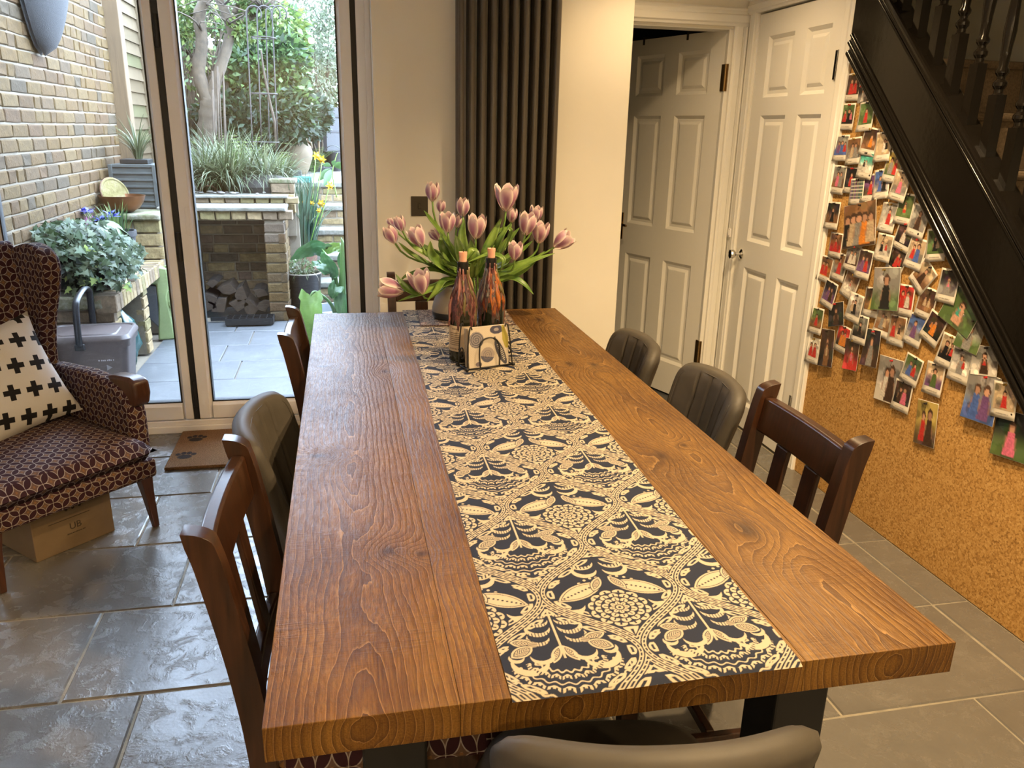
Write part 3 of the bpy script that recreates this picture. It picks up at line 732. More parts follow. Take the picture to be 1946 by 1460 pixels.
place('w', .380, .665, 88.5, 'slatted wooden chair nearest the cork wall, on the right of the table')
place('w', -.325, .475, -91.5, 'slatted wooden chair at the near left of the table')
place('w', -.277, 1.66, -90, 'slatted wooden chair at the far left of the table, by the garden doors')
place('w', .015, 2.205, 180, 'slatted wooden chair at the far end of the table behind the tulips')
place('s', -.365, 1.03, -95, 'taupe padded chair on the left of the table, between two wooden chairs')
place('s', .385, 1.605, 88, 'taupe padded chair at the far right of the table, nearest the panelled doors')
place('s', .448, 1.16, 88, 'taupe padded chair in the middle of the right side of the table')
place('s', .004, .074, -7.5, 'taupe padded chair at the near end of the table, cut off by the picture edge')

# ================================================================== wing armchair (local front = +y)
AX, AY, AR = -1.27, 1.865, math.radians(-134.4)
ac = thing('wing_armchair', 'wing-back armchair in burgundy leaf-print fabric by the garden doors', 'armchair', (AX, AY, 0), AR)
def cushion_rows(x0, x1, y0, y1, z0, z1, nu=18, nv=18, pw=6, crown=.02):
    top, bot = [], []
    for i in range(nu+1):
        a, b = [], []
        for j in range(nv+1):
            u, v = i/nu*2-1, j/nv*2-1; e_ = max(abs(u), abs(v)); th = max(0, 1-e_**pw)**.4
            x = lerp(x0, x1, (u+1)/2); y = lerp(y0, y1, (v+1)/2); zm = (z0+z1)/2; h = (z1-z0)/2
            a.append((x, y, zm+h*th+crown*(1-u*u)*(1-v*v))); b.append((x, y, zm-h*th))
        top.append(a); bot.append(b)
    return top, bot
t_, b_ = cushion_rows(-.295, .295, -.58, .022, .262, .355); m = MB(); m.grid(t_); m.grid(b_); m.build('seat_cushion', M_leaf, ac, smooth=1.0, uv=True)
m = MB(); m.box(-.30, .30, -.62, .0, .20, .272); m.build('seat_rail', M_leaf, ac, bevel=.014, seg=3, uv=True, smooth=.6)
bk = [(-.545, .22), (-.575, .45), (-.625, .70), (-.685, .96), (-.705, 1.0), (-.735, 1.005), (-.775, .97), (-.76, .70), (-.72, .45), (-.69, .22)]
m = MB(); m.prism(bk, -.27, .27, 'x'); m.build('backrest', M_leaf, ac, bevel=.02, seg=3, uv=True, smooth=.7)
for sx in (-1, 1):
    # wing: outline in (y, z), curved inwards as a padded slab
    wo = spline([(-.70, .40, 0), (-.60, .46, 0), (-.585, .58, 0), (-.555, .70, 0), (-.49, .84, 0), (-.465, .93, 0), (-.50, .985, 0), (-.575, 1.005, 0), (-.66, .99, 0), (-.735, .96, 0)], 4)
    wo = [(q.x, q.y) for q in wo]+[(-.76, .70), (-.72, .42)]
    m = MB(); m.prism(wo, sx*.245, sx*.312, 'x'); o = m.build('wing', M_leaf, ac, bevel=.022, seg=3, uv=True, smooth=.8)
    ar = [(-.66, .235), (-.10, .235), (-.085, .30), (-.085, .42), (-.10, .49), (-.16, .525), (-.35, .545), (-.62, .53)]
    m = MB(); m.prism(ar, sx*.272, sx*.345, 'x'); m.build('arm', M_leaf, ac, bevel=.024, seg=4, uv=True, smooth=.8)
    kn = [(-.20, .555), (-.10, .562), (-.065, .55), (-.06, .50), (-.075, .455), (-.10, .45), (-.16, .50), (-.24, .545)]
    m = MB(); m.prism(kn, sx*.285, sx*.352, 'x'); m.build('arm_cap', M_legwood, ac, bevel=.014, seg=3, smooth=.7)
    m = MB(); m.tube([(sx*.262, -.035, .205), (sx*.266, -.03, .14), (sx*.272, -.012, 0)], [.033, .025, .015], 4, up=(1,1,0)); m.build('leg', M_legwood, ac, bevel=.004)
    m = MB(); m.tube([(sx*.25, -.62, .205), (sx*.25, -.70, 0)], [.03, .016], 4, up=(1,1,0)); m.build('leg', M_legwood, ac, bevel=.004)
# cushion with plus signs
def plus_fabric():
    M_ = Mat('plus_print_cotton', .85, 0, .2); co = M_.coord(); x, y, z = M_.xyz(co); c, s_ = math.cos(.22), math.sin(.22); u = (x*c+z*s_)/.078; v = (z*c-x*s_)/.092
    row = v.floor(); sh = (row*.5).fract(); fx = ((u+sh).fract()-.5).abs()*.078; fz = (v.fract()-.5).abs()*.092
    a = fx.lt(.0285)*fz.lt(.0095); b = fx.lt(.0095)*fz.lt(.0285); pl = a.max(b)
    M_.color(M_.mix(pl, (.50,.48,.45), (.010,.009,.010))); M_.bump(M_.noise(co, 500., 2.)*.3+M_.noise(co, 9., 3.), .3, .01); return M_.m
cu = MB(); top, bot = [], []
for i in range(23):
    a, b = [], []
    for j in range(23):
        u, v = i/11-1, j/11-1; e_ = max(abs(u), abs(v)); k = 1-.10*(1-(min(abs(u), abs(v))/max(e_, 1e-6))**2)*e_**3
        th = .075*max(0, (1-abs(u)**2.6)*(1-abs(v)**2.6))**.55; q = (u*.215*k, th, v*.205*k); a.append(q); b.append((q[0], -th, q[2]))
    top.append(a); bot.append(b)
cu.grid(top); cu.grid(bot); o = cu.build('scatter_cushion', plus_fabric(), smooth=1.2)
rr = Matrix.Rotation(AR, 4, 'Z') @ Matrix.Translation((-.015, -.44, .545)) @ Matrix.Rotation(math.radians(22), 4, 'X') @ Matrix.Rotation(math.radians(10), 4, 'Y')
o.matrix_world = Matrix.Translation((AX, AY, 0)) @ rr; tag(o, 'white scatter cushion with black plus signs on the armchair', 'cushion')

# ================================================================== box under the armchair
M_card = plain('brown_card', (.17,.115,.06), .8, var=.1, vscale=8., bump=.1); M_print = plain('faded_brown_print', (.035,.022,.012), .8)
bx = thing('cardboard_box', 'cardboard wine box standing under the burgundy armchair', 'box', (AX, AY, 0), AR)
m = MB(); m.box(-.167, .116, -.47, -.105, .0, .195); m.build('carton', M_card, bx, bevel=.003)
def ptext(body, size, loc, rot, mt, parent, name='lettering', ext=.0004, align='CENTER'):
    c = bpy.data.curves.new(name, 'FONT'); c.body = body; c.size = size; c.align_x = align; c.align_y = 'CENTER'; c.extrude = ext
    t = bpy.data.objects.new(name, c); COL.objects.link(t); t.location = loc; t.rotation_euler = rot; bpy.context.view_layer.update()
    me = bpy.data.meshes.new_from_object(t.evaluated_get(bpy.context.evaluated_depsgraph_get())); mwx = t.matrix_basis.copy(); bpy.data.objects.remove(t); me.transform(mwx)
    return obj(name, me, mt, parent)
RX = (PI/2, 0, PI)
def scribble(parent, x0, x1, y, z, h, mt, seed=1):           # a line of print too small to read
    rg = random.Random(seed); m = MB(); x = x0
    while x < x1:
        w_ = h*rg.uniform(.5, .9); m.box(x, x+w_, y-.0002, y+.0002, z-h*.5, z+h*rg.uniform(.25, .55)); x += w_+h*(.3 if rg.random() > .2 else .8)
    return m.build('print', mt, parent)
ptext('UB', .034, (-.03, -.1046, .083), RX, M_print, bx); scribble(bx, -.062, .002, -.1044, .058, .0035, M_print)
m = MB(); m.box(-.085, .06, -.105, -.1044, .116, .118); m.build('printed_line', M_print, bx)
m = MB()
for k in range(5): m.lathe([(.0001, 0), (.006, 0)], 8, M=Matrix.Translation((-.03+(k-2)*.012, -.1046, .152+.006*(k % 2))) @ Matrix.Rotation(PI/2, 4, 'X'))
m.build('printed_crest', M_print, bx)

# ================================================================== door mat
def mat_coir():
    M_ = Mat('coir', .95, 0, .1); co = M_.coord(); n = M_.noise(co, 260., 3.); k = M_.noise(co, 9., 3.); x, y, z = M_.xyz(co)
    paws = None
    for (a, b) in ((-.30, .10), (-.315, -.11), (-.05, .02), (.12, -.14), (.22, .10)):
        for (dx, dy, rx, ry) in ((0, 0, .032, .026), (-.032, .030, .012, .016), (-.010, .042, .012, .017), (.014, .042, .012, .017), (.035, .028, .012, .016)):
            e = ((x-a-dx)/rx)*((x-a-dx)/rx)+((y-b-dy)/ry)*((y-b-dy)/ry); q = e.map(.7, 1.2, 1., 0.); paws = q if paws is None else paws.max(q)
    col = M_.mix(n.map(.3, .7), (.12,.062,.028), (.34,.19,.09)); col = M_.mix(k.map(.4, .7, 0., .4), col, (.20,.10,.045))
    M_.color(M_.mix(paws*.92, col, (.03,.03,.035))); M_.bump(n, 1., .006); return M_.m
dm = thing('door_mat', 'brown coir door mat with black paw prints', 'door mat', (-.78, 2.815, 0))
m = MB(); m.box(-.38, .38, -.225, .225, .001, .016); m.build('coir_pile', mat_coir(), dm, bevel=.004)
V = []; F = []
for k in range(9000):
    x, y = random.uniform(-.377, .377), random.uniform(-.222, .222); a = random.uniform(0, 2*PI); l = random.uniform(.004, .010); b = len(V)
    V += [(x-.0008*math.sin(a), y+.0008*math.cos(a), .014), (x+.0008*math.sin(a), y-.0008*math.cos(a), .014), (x+l*.8*math.cos(a), y+l*.8*math.sin(a), .014+l*.6)]; F.append((b, b+1, b+2))
o = obj('fibres', fast_mesh('fibres', V, F, dm.children[0].data.materials[0]), None, dm); o['kind'] = 'stuff'

# ================================================================== things on the table
ZR = ZT+.0022
M_vcol = Mat('painted_print', .7, 0, .25); M_vcol.color(M_vcol.attr('col')); M_vcol = M_vcol.m
def colour_grid(name, P, cols, m=None, smooth=True):      # P (a,b,3), cols (a,b,3)
    P = np.asarray(P, float); a, b = P.shape[:2]; idx = np.arange(a*b).reshape(a, b)
    F = np.stack([idx[:-1, :-1], idx[:-1, 1:], idx[1:, 1:], idx[1:, :-1]], -1).reshape(-1, 4)
    return fast_mesh(name, P.reshape(-1, 3), F, m or M_vcol, np.asarray(cols, float).reshape(-1, 3), smooth)
# placemat
pm = thing('placemat', 'finely speckled placemat with a dark border under the grey jug', 'placemat', (.085, 2.105, ZR), math.radians(-3))
M_ = Mat('speckled_mat', .5, 0, .4); co = M_.coord(); f = M_.vor(co, 260., 'F1', 'Color'); q = M_.xyz(f)[0]
M_.color(M_.ramp(q, [(0., (.03,.02,.02)), (.35, (.30,.22,.16)), (.5, (.50,.42,.33)), (.7, (.20,.09,.07)), (.85, (.06,.06,.08))], 'CONSTANT'))
m = MB(); m.box(-.172, .172, -.128, .128, .0022, .0034); m.build('print_face', M_.m, pm)
m = MB(); m.box(-.175, .175, -.131, .131, 0, .0022); m.build('backing', plain('dark_red_edge', (.05,.02,.018), .5), pm)
ZP = ZR+.0036
# jug
jg = thing('ceramic_jug', 'grey ceramic jug with a dark base on the placemat', 'jug', (.035, 2.10, ZP))
M_jug = Mat('grey_glaze', .4, 0, .5); co = M_jug.coord(); x, y, z = M_jug.xyz(co); M_jug.color(M_jug.mix(z.map(.026, .028), (.012,.016,.02), (.24,.205,.165))); M_jug = M_jug.m
pr = [(.0001, 0), (.066, 0), (.073, .006), (.0755, .02), (.0745, .04), (.069, .065), (.059, .09), (.049, .108), (.044, .118), (.045, .124), (.041, .123), (.041, .115), (.055, .088), (.064, .06), (.068, .03), (.0001, .015)]
m = MB(); m.lathe(pr, 40); m.build('body', M_jug, jg, smooth=.9)
m = MB(); m.tube(spline([(.040, -.01, .118), (.048, -.014, .13), (.052, -.016, .142)], 4), [.010, .012, .012, .011, .010, .009, .008, .007, .006], 8); m.build('spout', plain('white_glaze', (.6,.58,.55), .3), jg, smooth=.8)
# glass vase and tulips
def clear_glass(name, col=(1,1,1), rough=0.):
    M_ = Mat(name, rough); M_.set(Transmission_Weight=1., IOR=1.45); M_.color(col); return M_.m
M_cglass = clear_glass('clear_glass', (.96,.99,.96))
VX, VY = .128, 2.06
vs_ = thing('glass_vase', 'clear glass vase holding the pink tulips', 'vase', (VX, VY, ZP))
m = MB(); m.lathe([(.0001, 0), (.044, 0), (.046, .004), (.047, .04), (.0485, .10), (.051, .148), (.0495, .1485), (.0470, .10), (.0455, .04), (.0445, .012), (.0001, .011)], 40); m.build('glass', M_cglass, vs_, smooth=.9)
m = MB(); m.lathe([(.0001, .0125), (.0442, .0125), (.0452, .04), (.0462, .085), (.0001, .085)], 32); m.build('water', clear_glass('water', (.93,.97,.93)), vs_, smooth=.9)
M_pet = Mat('tulip_petal', .55, 0, .3); M_pet.color(M_pet.attr('col')); M_pet.set(Subsurface_Weight=.15, Subsurface_Scale=.01); M_pet = M_pet.m
M_stem = plain('tulip_stem', (.12,.22,.035), .45, var=.2)
M_lf = Mat('tulip_leaf', .38, 0, .45); co = M_lf.coord(); n = M_lf.noise(co, 18., 3.); M_lf.color(M_lf.mix(n.map(.35, .65), (.06,.13,.02), (.18,.28,.05))); M_lf = M_lf.m
def petal_mesh(op, seed, inner):
    rr = random.Random(seed); nu, nv = 9, 12; P = np.zeros((nv, nu, 3)); C = np.zeros((nv, nu, 3))
    for j in range(nv):
        v = j/(nv-1); wid = .50*min(1., (v+.04)/.42)**.55*max(0., 1-(v*.985)**4.5)**.5+.01*rr.random()
        rad = .10+.42*math.sin(min(1., v*1.35)*PI/2)**.8-(.30-op*.62)*max(0, v-.40)**1.25+(0 if not inner else -.035)
        for i in range(nu):
            u = i/(nu-1)*2-1; a = u*wid*1.35; r_ = rad*(1+.05*(abs(u)**2)*(v)); tipd = .06*abs(u)**2*v*v
            P[j, i] = (r_*math.sin(a), r_*math.cos(a)-.0, 1.25*v-tipd+.02*math.sin(u*5+seed)*v)
            e_ = max(abs(u)**2.1, v**4.5*.95); st_ = .5+.5*math.sin(u*22+seed); base = np.array([.36,.135,.25])*(1-.25*st_*(1-e_)); tip = np.array([.93,.82,.74])
            cc = base*(1-e_)+tip*e_; lowc = np.array([.70,.55,.42]); k = max(0, 1-v*4.5); C[j, i] = cc*(1-k)+lowc*k
    return colour_grid('petal', P, C, M_pet)
PET = {(o_, i_): petal_mesh(o_, 10*i_+int(o_*10), i_ % 2) for o_ in (.05, .35, .65) for i_ in range(6)}
def leaf_blade(pts, wd, parent, name='leaf', twist=0., mt=None):
    pts = spline(pts, 6); n = len(pts); m = MB(); P = []
    for i, q in enumerate(pts):
        t = i/(n-1); tan = ((pts[min(i+1, n-1)]-pts[max(i-1, 0)])).normalized(); view = Vector(CAM)-q; side = tan.cross(view).normalized(); nrm = side.cross(tan).normalized()
        tw = twist*t; s2 = side*math.cos(tw)+nrm*math.sin(tw); n2 = s2.cross(tan)
        w_ = wd*(math.sin(PI*min(1, .12+t*.88))**.75) * (1-.2*t)
        P.append([tuple(q+s2*w_*k+n2*(abs(k)**1.5)*w_*.45) for k in (-1, -.5, 0, .5, 1)])
    m.grid(P); return m.build(name, mt or M_lf, parent, smooth=PI, solid=.0012)
TUL = [ # crop-space head centre, width, tilt deg, depth, openness, leaf list, label
 (470,160,105,0,2.12,.05,'pink tulip, topmost bloom on the left side of the bunch'),
 (528,258,70,6,2.20,.05,'pink tulip half hidden below the topmost left bloom'),
 (250,375,85,-18,2.06,.05,'lilac tulip, upper of the pair at the far left of the bunch'),
 (190,450,105,-24,2.00,.05,'pink tulip bud at the left edge of the upper blooms'),
 (370,465,120,-24,1.98,.35,'pink tulip opening at mid left of the bunch'),
 (485,452,72,-38,2.15,.05,'small bluish tulip bud hidden among the left leaves'),
 (570,368,112,-3,1.98,.35,'pale pink tulip left of centre of the bunch'),
 (645,360,75,14,2.10,.05,'pink tulip tucked behind the pale bloom left of centre'),
 (675,265,102,0,2.08,.05,'upright pink tulip in front of the radiator, left of centre'),
 (768,398,135,2,1.92,.35,'large pink tulip at the centre of the bunch'),
 (970,202,145,0,2.00,.65,'wide open pale tulip, topmost bloom on the right'),
 (1008,320,80,4,2.08,.05,'small pink tulip directly below the wide open bloom'),
 (1170,312,92,6,2.15,.35,'cream edged tulip at the back right of the bunch'),
 (1110,378,126,6,1.98,.35,'pink tulip in front of the right hand cluster'),
 (1200,437,120,4,2.02,.35,'pink tulip, lowest of the right hand cluster'),
 (1030,562,105,0,1.90,.35,'pale tulip low on the right above the candles'),
 (1350,492,122,50,2.00,.35,'pink tulip leaning out at the far right'),
 (190,815,140,-78,1.98,.35,'tulip drooping sideways at the lower left'),
 (385,775,138,-12,1.95,.65,'open tulip beside the drooping bloom at lower left'),
 (188,366,52,-30,2.16,.05,'little tulip bud peeping out at the far left')]
c5 = lambda a, b, Y: Vector(at(690+a/3.562, 320+b/3.562, Y))
tul_objs = []
for i, (cx, cy, wpx, tilt, Y, op, lab) in enumerate(TUL):
    c = c5(cx, cy, Y); dist = (c-Vector(CAM)).length; wd = wpx/3.562*dist/FPX*.98; s_ = wd/1.02
    right = Vector(RC[:, 0]); up = Vector((0, 0, 1)); t = math.radians(tilt); ax = (up*math.cos(t)+right*math.sin(t)+Vector((0, -.12, 0))).normalized()
    base = c-ax*s_*.62
    o = thing('tulip', lab, 'tulip', tuple(base), 0, 'tulips in the glass vase'); tul_objs.append(o)
    q = ax.to_track_quat('Z', 'Y')
    for k in range(6):
        p_ = obj('petal', PET[(op, k)], None, o); rz = k*PI/3+(0 if k % 2 else .12)+i*.7
        p_.rotation_mode = 'QUATERNION'; p_.rotation_quaternion = q @ Euler((0, 0, rz)).to_quaternion(); p_.scale = (s_, s_, s_)
    an = random.uniform(0, 2*PI); foot = Vector((VX+.022*math.cos(an), VY+.022*math.sin(an), ZP+.014)); hd = base-foot
    rim = Vector((VX+.034*max(-1, min(1, hd.x/.12)), VY+.030*max(-1, min(1, hd.y/.1)), ZP+.15))
    pts = [foot, foot.lerp(rim, .5)]+bez(rim, rim+(rim-foot)*.6, base-ax*max(.05, hd.length*.28), base+ax*s_*.03, 10)
    pts = [p_-base for p_ in pts]; m = MB(); m.tube(pts, [.0036]*len(pts), 7); m.build('stem', M_stem, o, smooth=PI)
def tl(i, pts, w_, tw=0.):
    o = tul_objs[i]; leaf_blade([c5(*p_)-o.location for p_ in pts], w_*1.3, o, twist=tw)
R0 = (735, 740, 2.05)
tl(0, [(690,700,2.08),(600,560,2.10),(520,440,2.08),(455,350,2.06),(412,285,2.05)], .013, .3)
tl(1, [(700,740,2.08),(640,640,2.06),(560,520,2.02),(520,430,2.0)], .018)
tl(3, [(680,760,2.05),(470,670,2.0),(320,580,1.98),(240,500,1.98)], .012)
tl(4, [(690,760,2.03),(560,700,1.97),(470,600,1.95),(455,490,1.95)], .020)
tl(4, [(640,700,2.0),(480,620,1.97),(380,560,1.96),(300,500,1.98)], .011)
tl(5, [(690,740,2.1),(600,640,2.1),(545,540,2.1),(530,440,2.12)], .020)
tl(6, [(715,750,2.02),(680,640,1.97),(650,540,1.96),(625,450,1.97)], .019)
tl(7, [(720,740,2.06),(600,700,2.03),(560,640,2.0),(450,640,2.0)], .012)
tl(8, [(735,740,2.05),(690,600,2.0),(672,460,2.02),(685,340,2.05)], .016)
tl(9, [(745,740,2.0),(760,640,1.93),(740,560,1.92),(700,620,1.90)], .016)
tl(9, [(750,740,2.0),(745,640,1.95),(735,560,1.95),(730,480,1.95)], .018)
tl(10, [(770,740,2.04),(830,600,2.0),(880,470,2.02),(940,330,2.04)], .018)
tl(11, [(780,740,2.06),(850,560,2.06),(910,440,2.06),(1000,420,2.05),(960,560,2.0)], .010)
tl(12, [(790,740,2.1),(900,600,2.12),(980,500,2.12),(1060,400,2.13)], .016)
tl(13, [(790,740,2.03),(880,600,2.0),(930,480,1.98),(1000,370,2.0)], .013)
tl(13, [(760,740,2.0),(820,640,1.93),(890,590,1.9),(950,620,1.88),(930,700,1.88)], .010)
tl(14, [(800,740,2.02),(930,640,2.0),(1060,570,2.0),(1150,490,2.0)], .013)
tl(14, [(850,740,2.02),(1000,745,1.98),(1080,780,1.96),(1155,855,1.95)], .012)
tl(15, [(770,740,1.98),(800,600,1.9),(860,575,1.88),(700,640,1.87)], .010)
tl(15, [(800,745,1.98),(880,690,1.93),(960,650,1.9),(1000,600,1.9)], .014)
tl(16, [(820,760,2.03),(960,715,1.98),(1120,640,1.97),(1300,575,1.98)], .015)
tl(16, [(820,760,2.05),(940,760,2.02),(1080,700,2.0),(1230,560,2.0)], .019)
tl(17, [(690,770,2.03),(560,790,1.97),(400,850,1.95),(235,900,1.95)], .014)
tl(17, [(690,770,2.03),(480,690,2.0),(320,720,2.02),(250,760,2.02)], .010)
tl(18, [(700,760,2.02),(560,760,1.96),(500,830,1.93),(430,905,1.92)], .012)
tl(18, [(420,860,1.96),(330,840,1.95),(270,790,1.96),(220,715,1.97)], .012)
tl(19, [(690,750,2.08),(560,620,2.12),(420,540,2.14),(300,470,2.16)], .012)

# ------------------------------------------------------------------ wine bottles with candles and wax
M_bglass = plain('dark_bottle_glass', (.010,.012,.007), .08, spec=.6)
M_wick = plain('wick', (.01,.01,.01), .9)
WAX = {'burgundy': (0.077,0.0125,0.015), 'cream': (0.275,0.2,0.13), 'orange': (0.303,0.085,0.01), 'grey': (0.077,0.065,0.06), 'pink': (0.248,0.1,0.085), 'olive': (0.11,0.085,0.03), 'plum': (0.055,0.025,0.035)}
M_wax = {k: plain('wax_'+k, c, .42, var=.15, vscale=90., Subsurface_Weight=.1, Subsurface_Scale=.004) for k, c in WAX.items()}
M_candle = plain('pink_candle', (.72,.38,.27), .45, Subsurface_Weight=.3, Subsurface_Scale=.008)
M_paper = plain('label_paper', (.46,.36,.25), .7, var=.08); M_ink = plain('label_ink', (.06,.04,.03), .7)
def coat(name, cols):
    M_ = Mat(name, .4, 0, .5); co = M_.coord(); n = M_.noise(M_.mapping(co, (1, 1, .22)), 95., 3., .6, .8); M_.color(M_.ramp(n, [(.30+.4*i/(len(cols)-1), c) for i, c in enumerate(cols)], 'LINEAR')); M_.bump(n, .6, .004); return M_.m
M_coat = [coat('mixed_wax_red', [(0.015,0.009,0.0075), (0.075,0.015,0.0188), (0.0188,0.0112,0.009), (0.165,0.0525,0.0525), (0.045,0.03,0.0225), (0.225,0.18,0.105)]), coat('mixed_wax_orange', [(0.015,0.0112,0.0075), (0.09,0.075,0.0675), (0.0375,0.015,0.0112), (0.12,0.0225,0.015), (0.3,0.0975,0.0112), (0.0225,0.015,0.0112)])]
BP = [(.0001, .004), (.034, 0), (.0415, .004), (.0425, .02), (.0425, .15), (.041, .175), (.034, .205), (.024, .235), (.0165, .262), (.0148, .285), (.0148, .296), (.0165, .297), (.0165, .304), (.013, .305)]
def brad(z):
    for (r0, z0), (r1, z1) in zip(BP[1:-1], BP[2:]):
        if z0 <= z <= z1 and z1 > z0: return lerp(r0, r1, (z-z0)/(z1-z0))
    return .0148
def bottle(x, y, label, seedn, plan, lab=False):
    rr = random.Random(seedn); b = thing('candle_bottle', label, 'bottle', (x, y, ZR), 0, 'wine bottles used as candle holders')
    m = MB(); m.lathe(BP, 36); m.build('glass', M_bglass, b, smooth=.7)
    m = MB(); m.lathe([(.0152, .262), (.0168, .266), (.0168, .302), (.0155, .303)], 24); m.build('neck_foil', M_steel, b, smooth=.8)
    cd_ = MB(); cd_.lathe([(.0115, .300), (.0115, .318), (.0128, .326), (.0125, .333), (.010, .3335), (.004, .329), (.0001, .328)], 20); cn = cd_.build('candle_stub', M_candle, b, smooth=.8)
    m = MB(); m.tube([(0, 0, .326), (.001, 0, .334), (.002, 0, .341)], .0011, 6); m.build('wick', M_wick, cn)
    rows = []
    for j in range(34):
        z = lerp(.095, .268, j/33); rows.append([])
        for k in range(40):
            a = 2*PI*k/40; q = .5+.5*math.sin(a*7+seedn+1.3*math.sin(z*60+k*.9))+.35*math.sin(a*17+seedn*2); edge = min(1., max(0., (z-.10-.05*(.5+.5*math.sin(a*5+seedn))-.02*math.sin(a*13))/.02)); r_ = brad(z)-.0012+edge*(.0015+.0022*max(0, q)); rows[-1].append((r_*math.cos(a), r_*math.sin(a), z))
    m = MB(); m.grid([list(c) for c in zip(*rows)], True); m.build('wax_coat', M_coat[0 if lab else 1], b, smooth=PI)
    for (a0, a1, cols, n, zlow) in plan:
        for k in range(n//2):
            a = math.radians(rr.uniform(a0, a1)); top = rr.uniform(.215, .292); low = max(zlow, top-rr.uniform(.04, .12)); pts = []; rad = []; nn = 10
            wdt = rr.uniform(.0018, .0046); a2 = a
            for i in range(nn+1):
                t = i/nn; z = lerp(top, low, t); a2 += rr.uniform(-.05, .05); r_ = brad(z)+wdt*.35; pts.append((r_*math.cos(a2), r_*math.sin(a2), z))
                rad.append(wdt*(.7+.35*math.sin(t*9+k)+.45*t) if i < nn else wdt*.5)
            m = MB(); m.tube(pts, rad, 7); m.build('wax_drip', M_wax[rr.choice(cols)], b, smooth=PI)
    if lab:
        P = []; n = 14
        for z in (.035, .115):
            P.append([(.0431*math.cos(a), .0431*math.sin(a), z) for a in np.linspace(math.radians(185), math.radians(300), n)])
        m = MB(); m.grid(P); lb_ = m.build('paper_label', M_paper, b, smooth=PI)
        m = MB()
        for j, z in enumerate((.105, .092, .086, .080, .074, .068, .062, .056, .043)):
            a0, a1 = (200, 250) if j else (214, 240)
            for a in range(a0, a1, 6 if j in (0, 8) else 4):
                A, B = math.radians(a), math.radians(a+(3.0 if j in (0, 8) else 3.4)); h = .0022 if j in (0, 8) else .0010; q = .0434
                m.add([(q*math.cos(A), q*math.sin(A), z-h), (q*math.cos(B), q*math.sin(B), z-h), (q*math.cos(B), q*math.sin(B), z+h), (q*math.cos(A), q*math.sin(A), z+h)], [(0,1,2,3)])
        m.build('label_print', M_ink, lb_)
    return b
bottle(-.008, 1.535, 'wine bottle with a paper label and burgundy wax, left of the pair', 3, [(175, 265, ['burgundy', 'burgundy', 'pink', 'plum'], 20, .10), (255, 370, ['cream', 'olive', 'plum', 'burgundy'], 18, .07), (0, 180, ['burgundy', 'olive'], 10, .1)], True)
bottle(.091, 1.605, 'wine bottle with orange and grey wax, right of the pair', 5, [(165, 245, ['grey', 'grey', 'plum', 'cream'], 18, .11), (240, 300, ['burgundy', 'orange', 'pink', 'burgundy'], 14, .09), (285, 370, ['orange', 'orange', 'olive'], 20, .07), (0, 170, ['grey', 'olive'], 10, .1)])

# ------------------------------------------------------------------ napkins and their wire holder
NA = math.radians(17); NM = Matrix.Translation((.052, 1.452, ZR)) @ Matrix.Rotation(NA, 4, 'Z')
n_ = 90; U, W_ = np.meshgrid(np.linspace(-.066, .066, n_), np.linspace(.004, .124, n_)); C = np.zeros((n_, n_, 3)); C[:] = (.46,.40,.32)
C *= (1-.06*((np.sin(U*900)*np.sin(W_*900)) > .2))[..., None]
def blot(mk, c): C[mk] = np.array(c)
r_ = np.hypot(U+.040, W_-.088); th = np.arctan2(W_-.088, U+.040); blot(r_ < .024, (.20,.18,.19)); blot((r_ < .024) & (((r_/.0065+th/(2*PI)) % 1) < .4), (.06,.06,.08))
blot(np.hypot((U-.028)*.6, W_-.113) < .013, (.05,.05,.08)); blot(np.hypot((U-.028)*.6, W_-.113) < .005, (.25,.22,.22))
r_ = np.hypot(U+.004, W_-.040); blot(r_ < .023, (.26,.22,.20)); blot((r_ < .023) & (W_ < .034-.2*(U+.004)), (.07,.07,.10)); blot((r_ < .018) & (((r_/.006) % 1) < .3), (.14,.12,.13))
blot(np.hypot(U+.034, (W_-.014)*1.6) < .011, (.13,.11,.13))
p1 = (U-.040)*math.cos(2.0)+(W_-.044)*math.sin(2.0); p2 = -(U-.040)*math.sin(2.0)+(W_-.044)*math.cos(2.0)
bd = (p1/.042)**2+(p2/.0125)**2; blot(bd < 1, (.045,.045,.06)); blot((bd < .5) & (p2 < .002) & (((p1/.006) % 1) < .45), (.40,.36,.30)); blot((np.abs(p2) < .002+.12*(p1-.03)) & (p1 > .030) & (p1 < .052), (.05,.05,.05))
blot((U > .046) & (W_ > .055) & (np.sin(U*160+W_*60) > -.3), (.28,.24,.05))
np_ = thing('paper_napkins', 'folded paper napkins printed with a bird and shells, in the wire holder', 'napkins'); np_.matrix_world = NM
P = np.stack([U, np.full_like(U, -.0195)+W_*.10+.0012*np.sin(W_*60), W_], -1); obj('printed_face', colour_grid('printed_face', P, C), None, np_)
for k in range(8):
    y0 = -.0152+k*.0036; m = MB(); P = []
    for z in np.linspace(.003, .1235-.0006*k, 6): P.append([(x, y0+z*.10, z) for x in (-.0655+.0006*(k % 3), .0655-.0005*(k % 2))])
    m.grid(P); m.build('napkin', plain('napkin_paper', (.42,.36,.29), .9) if k == 0 else bpy.data.materials['napkin_paper'], np_, solid=.0028)
nh = thing('napkin_holder', 'black wire napkin holder in front of the candle bottles', 'napkin holder'); nh.matrix_world = NM
def wire(nm, pts, r=.0021): m = MB(); m.tube(pts, r, 8); return m.build(nm, M_steel, nh, smooth=PI)
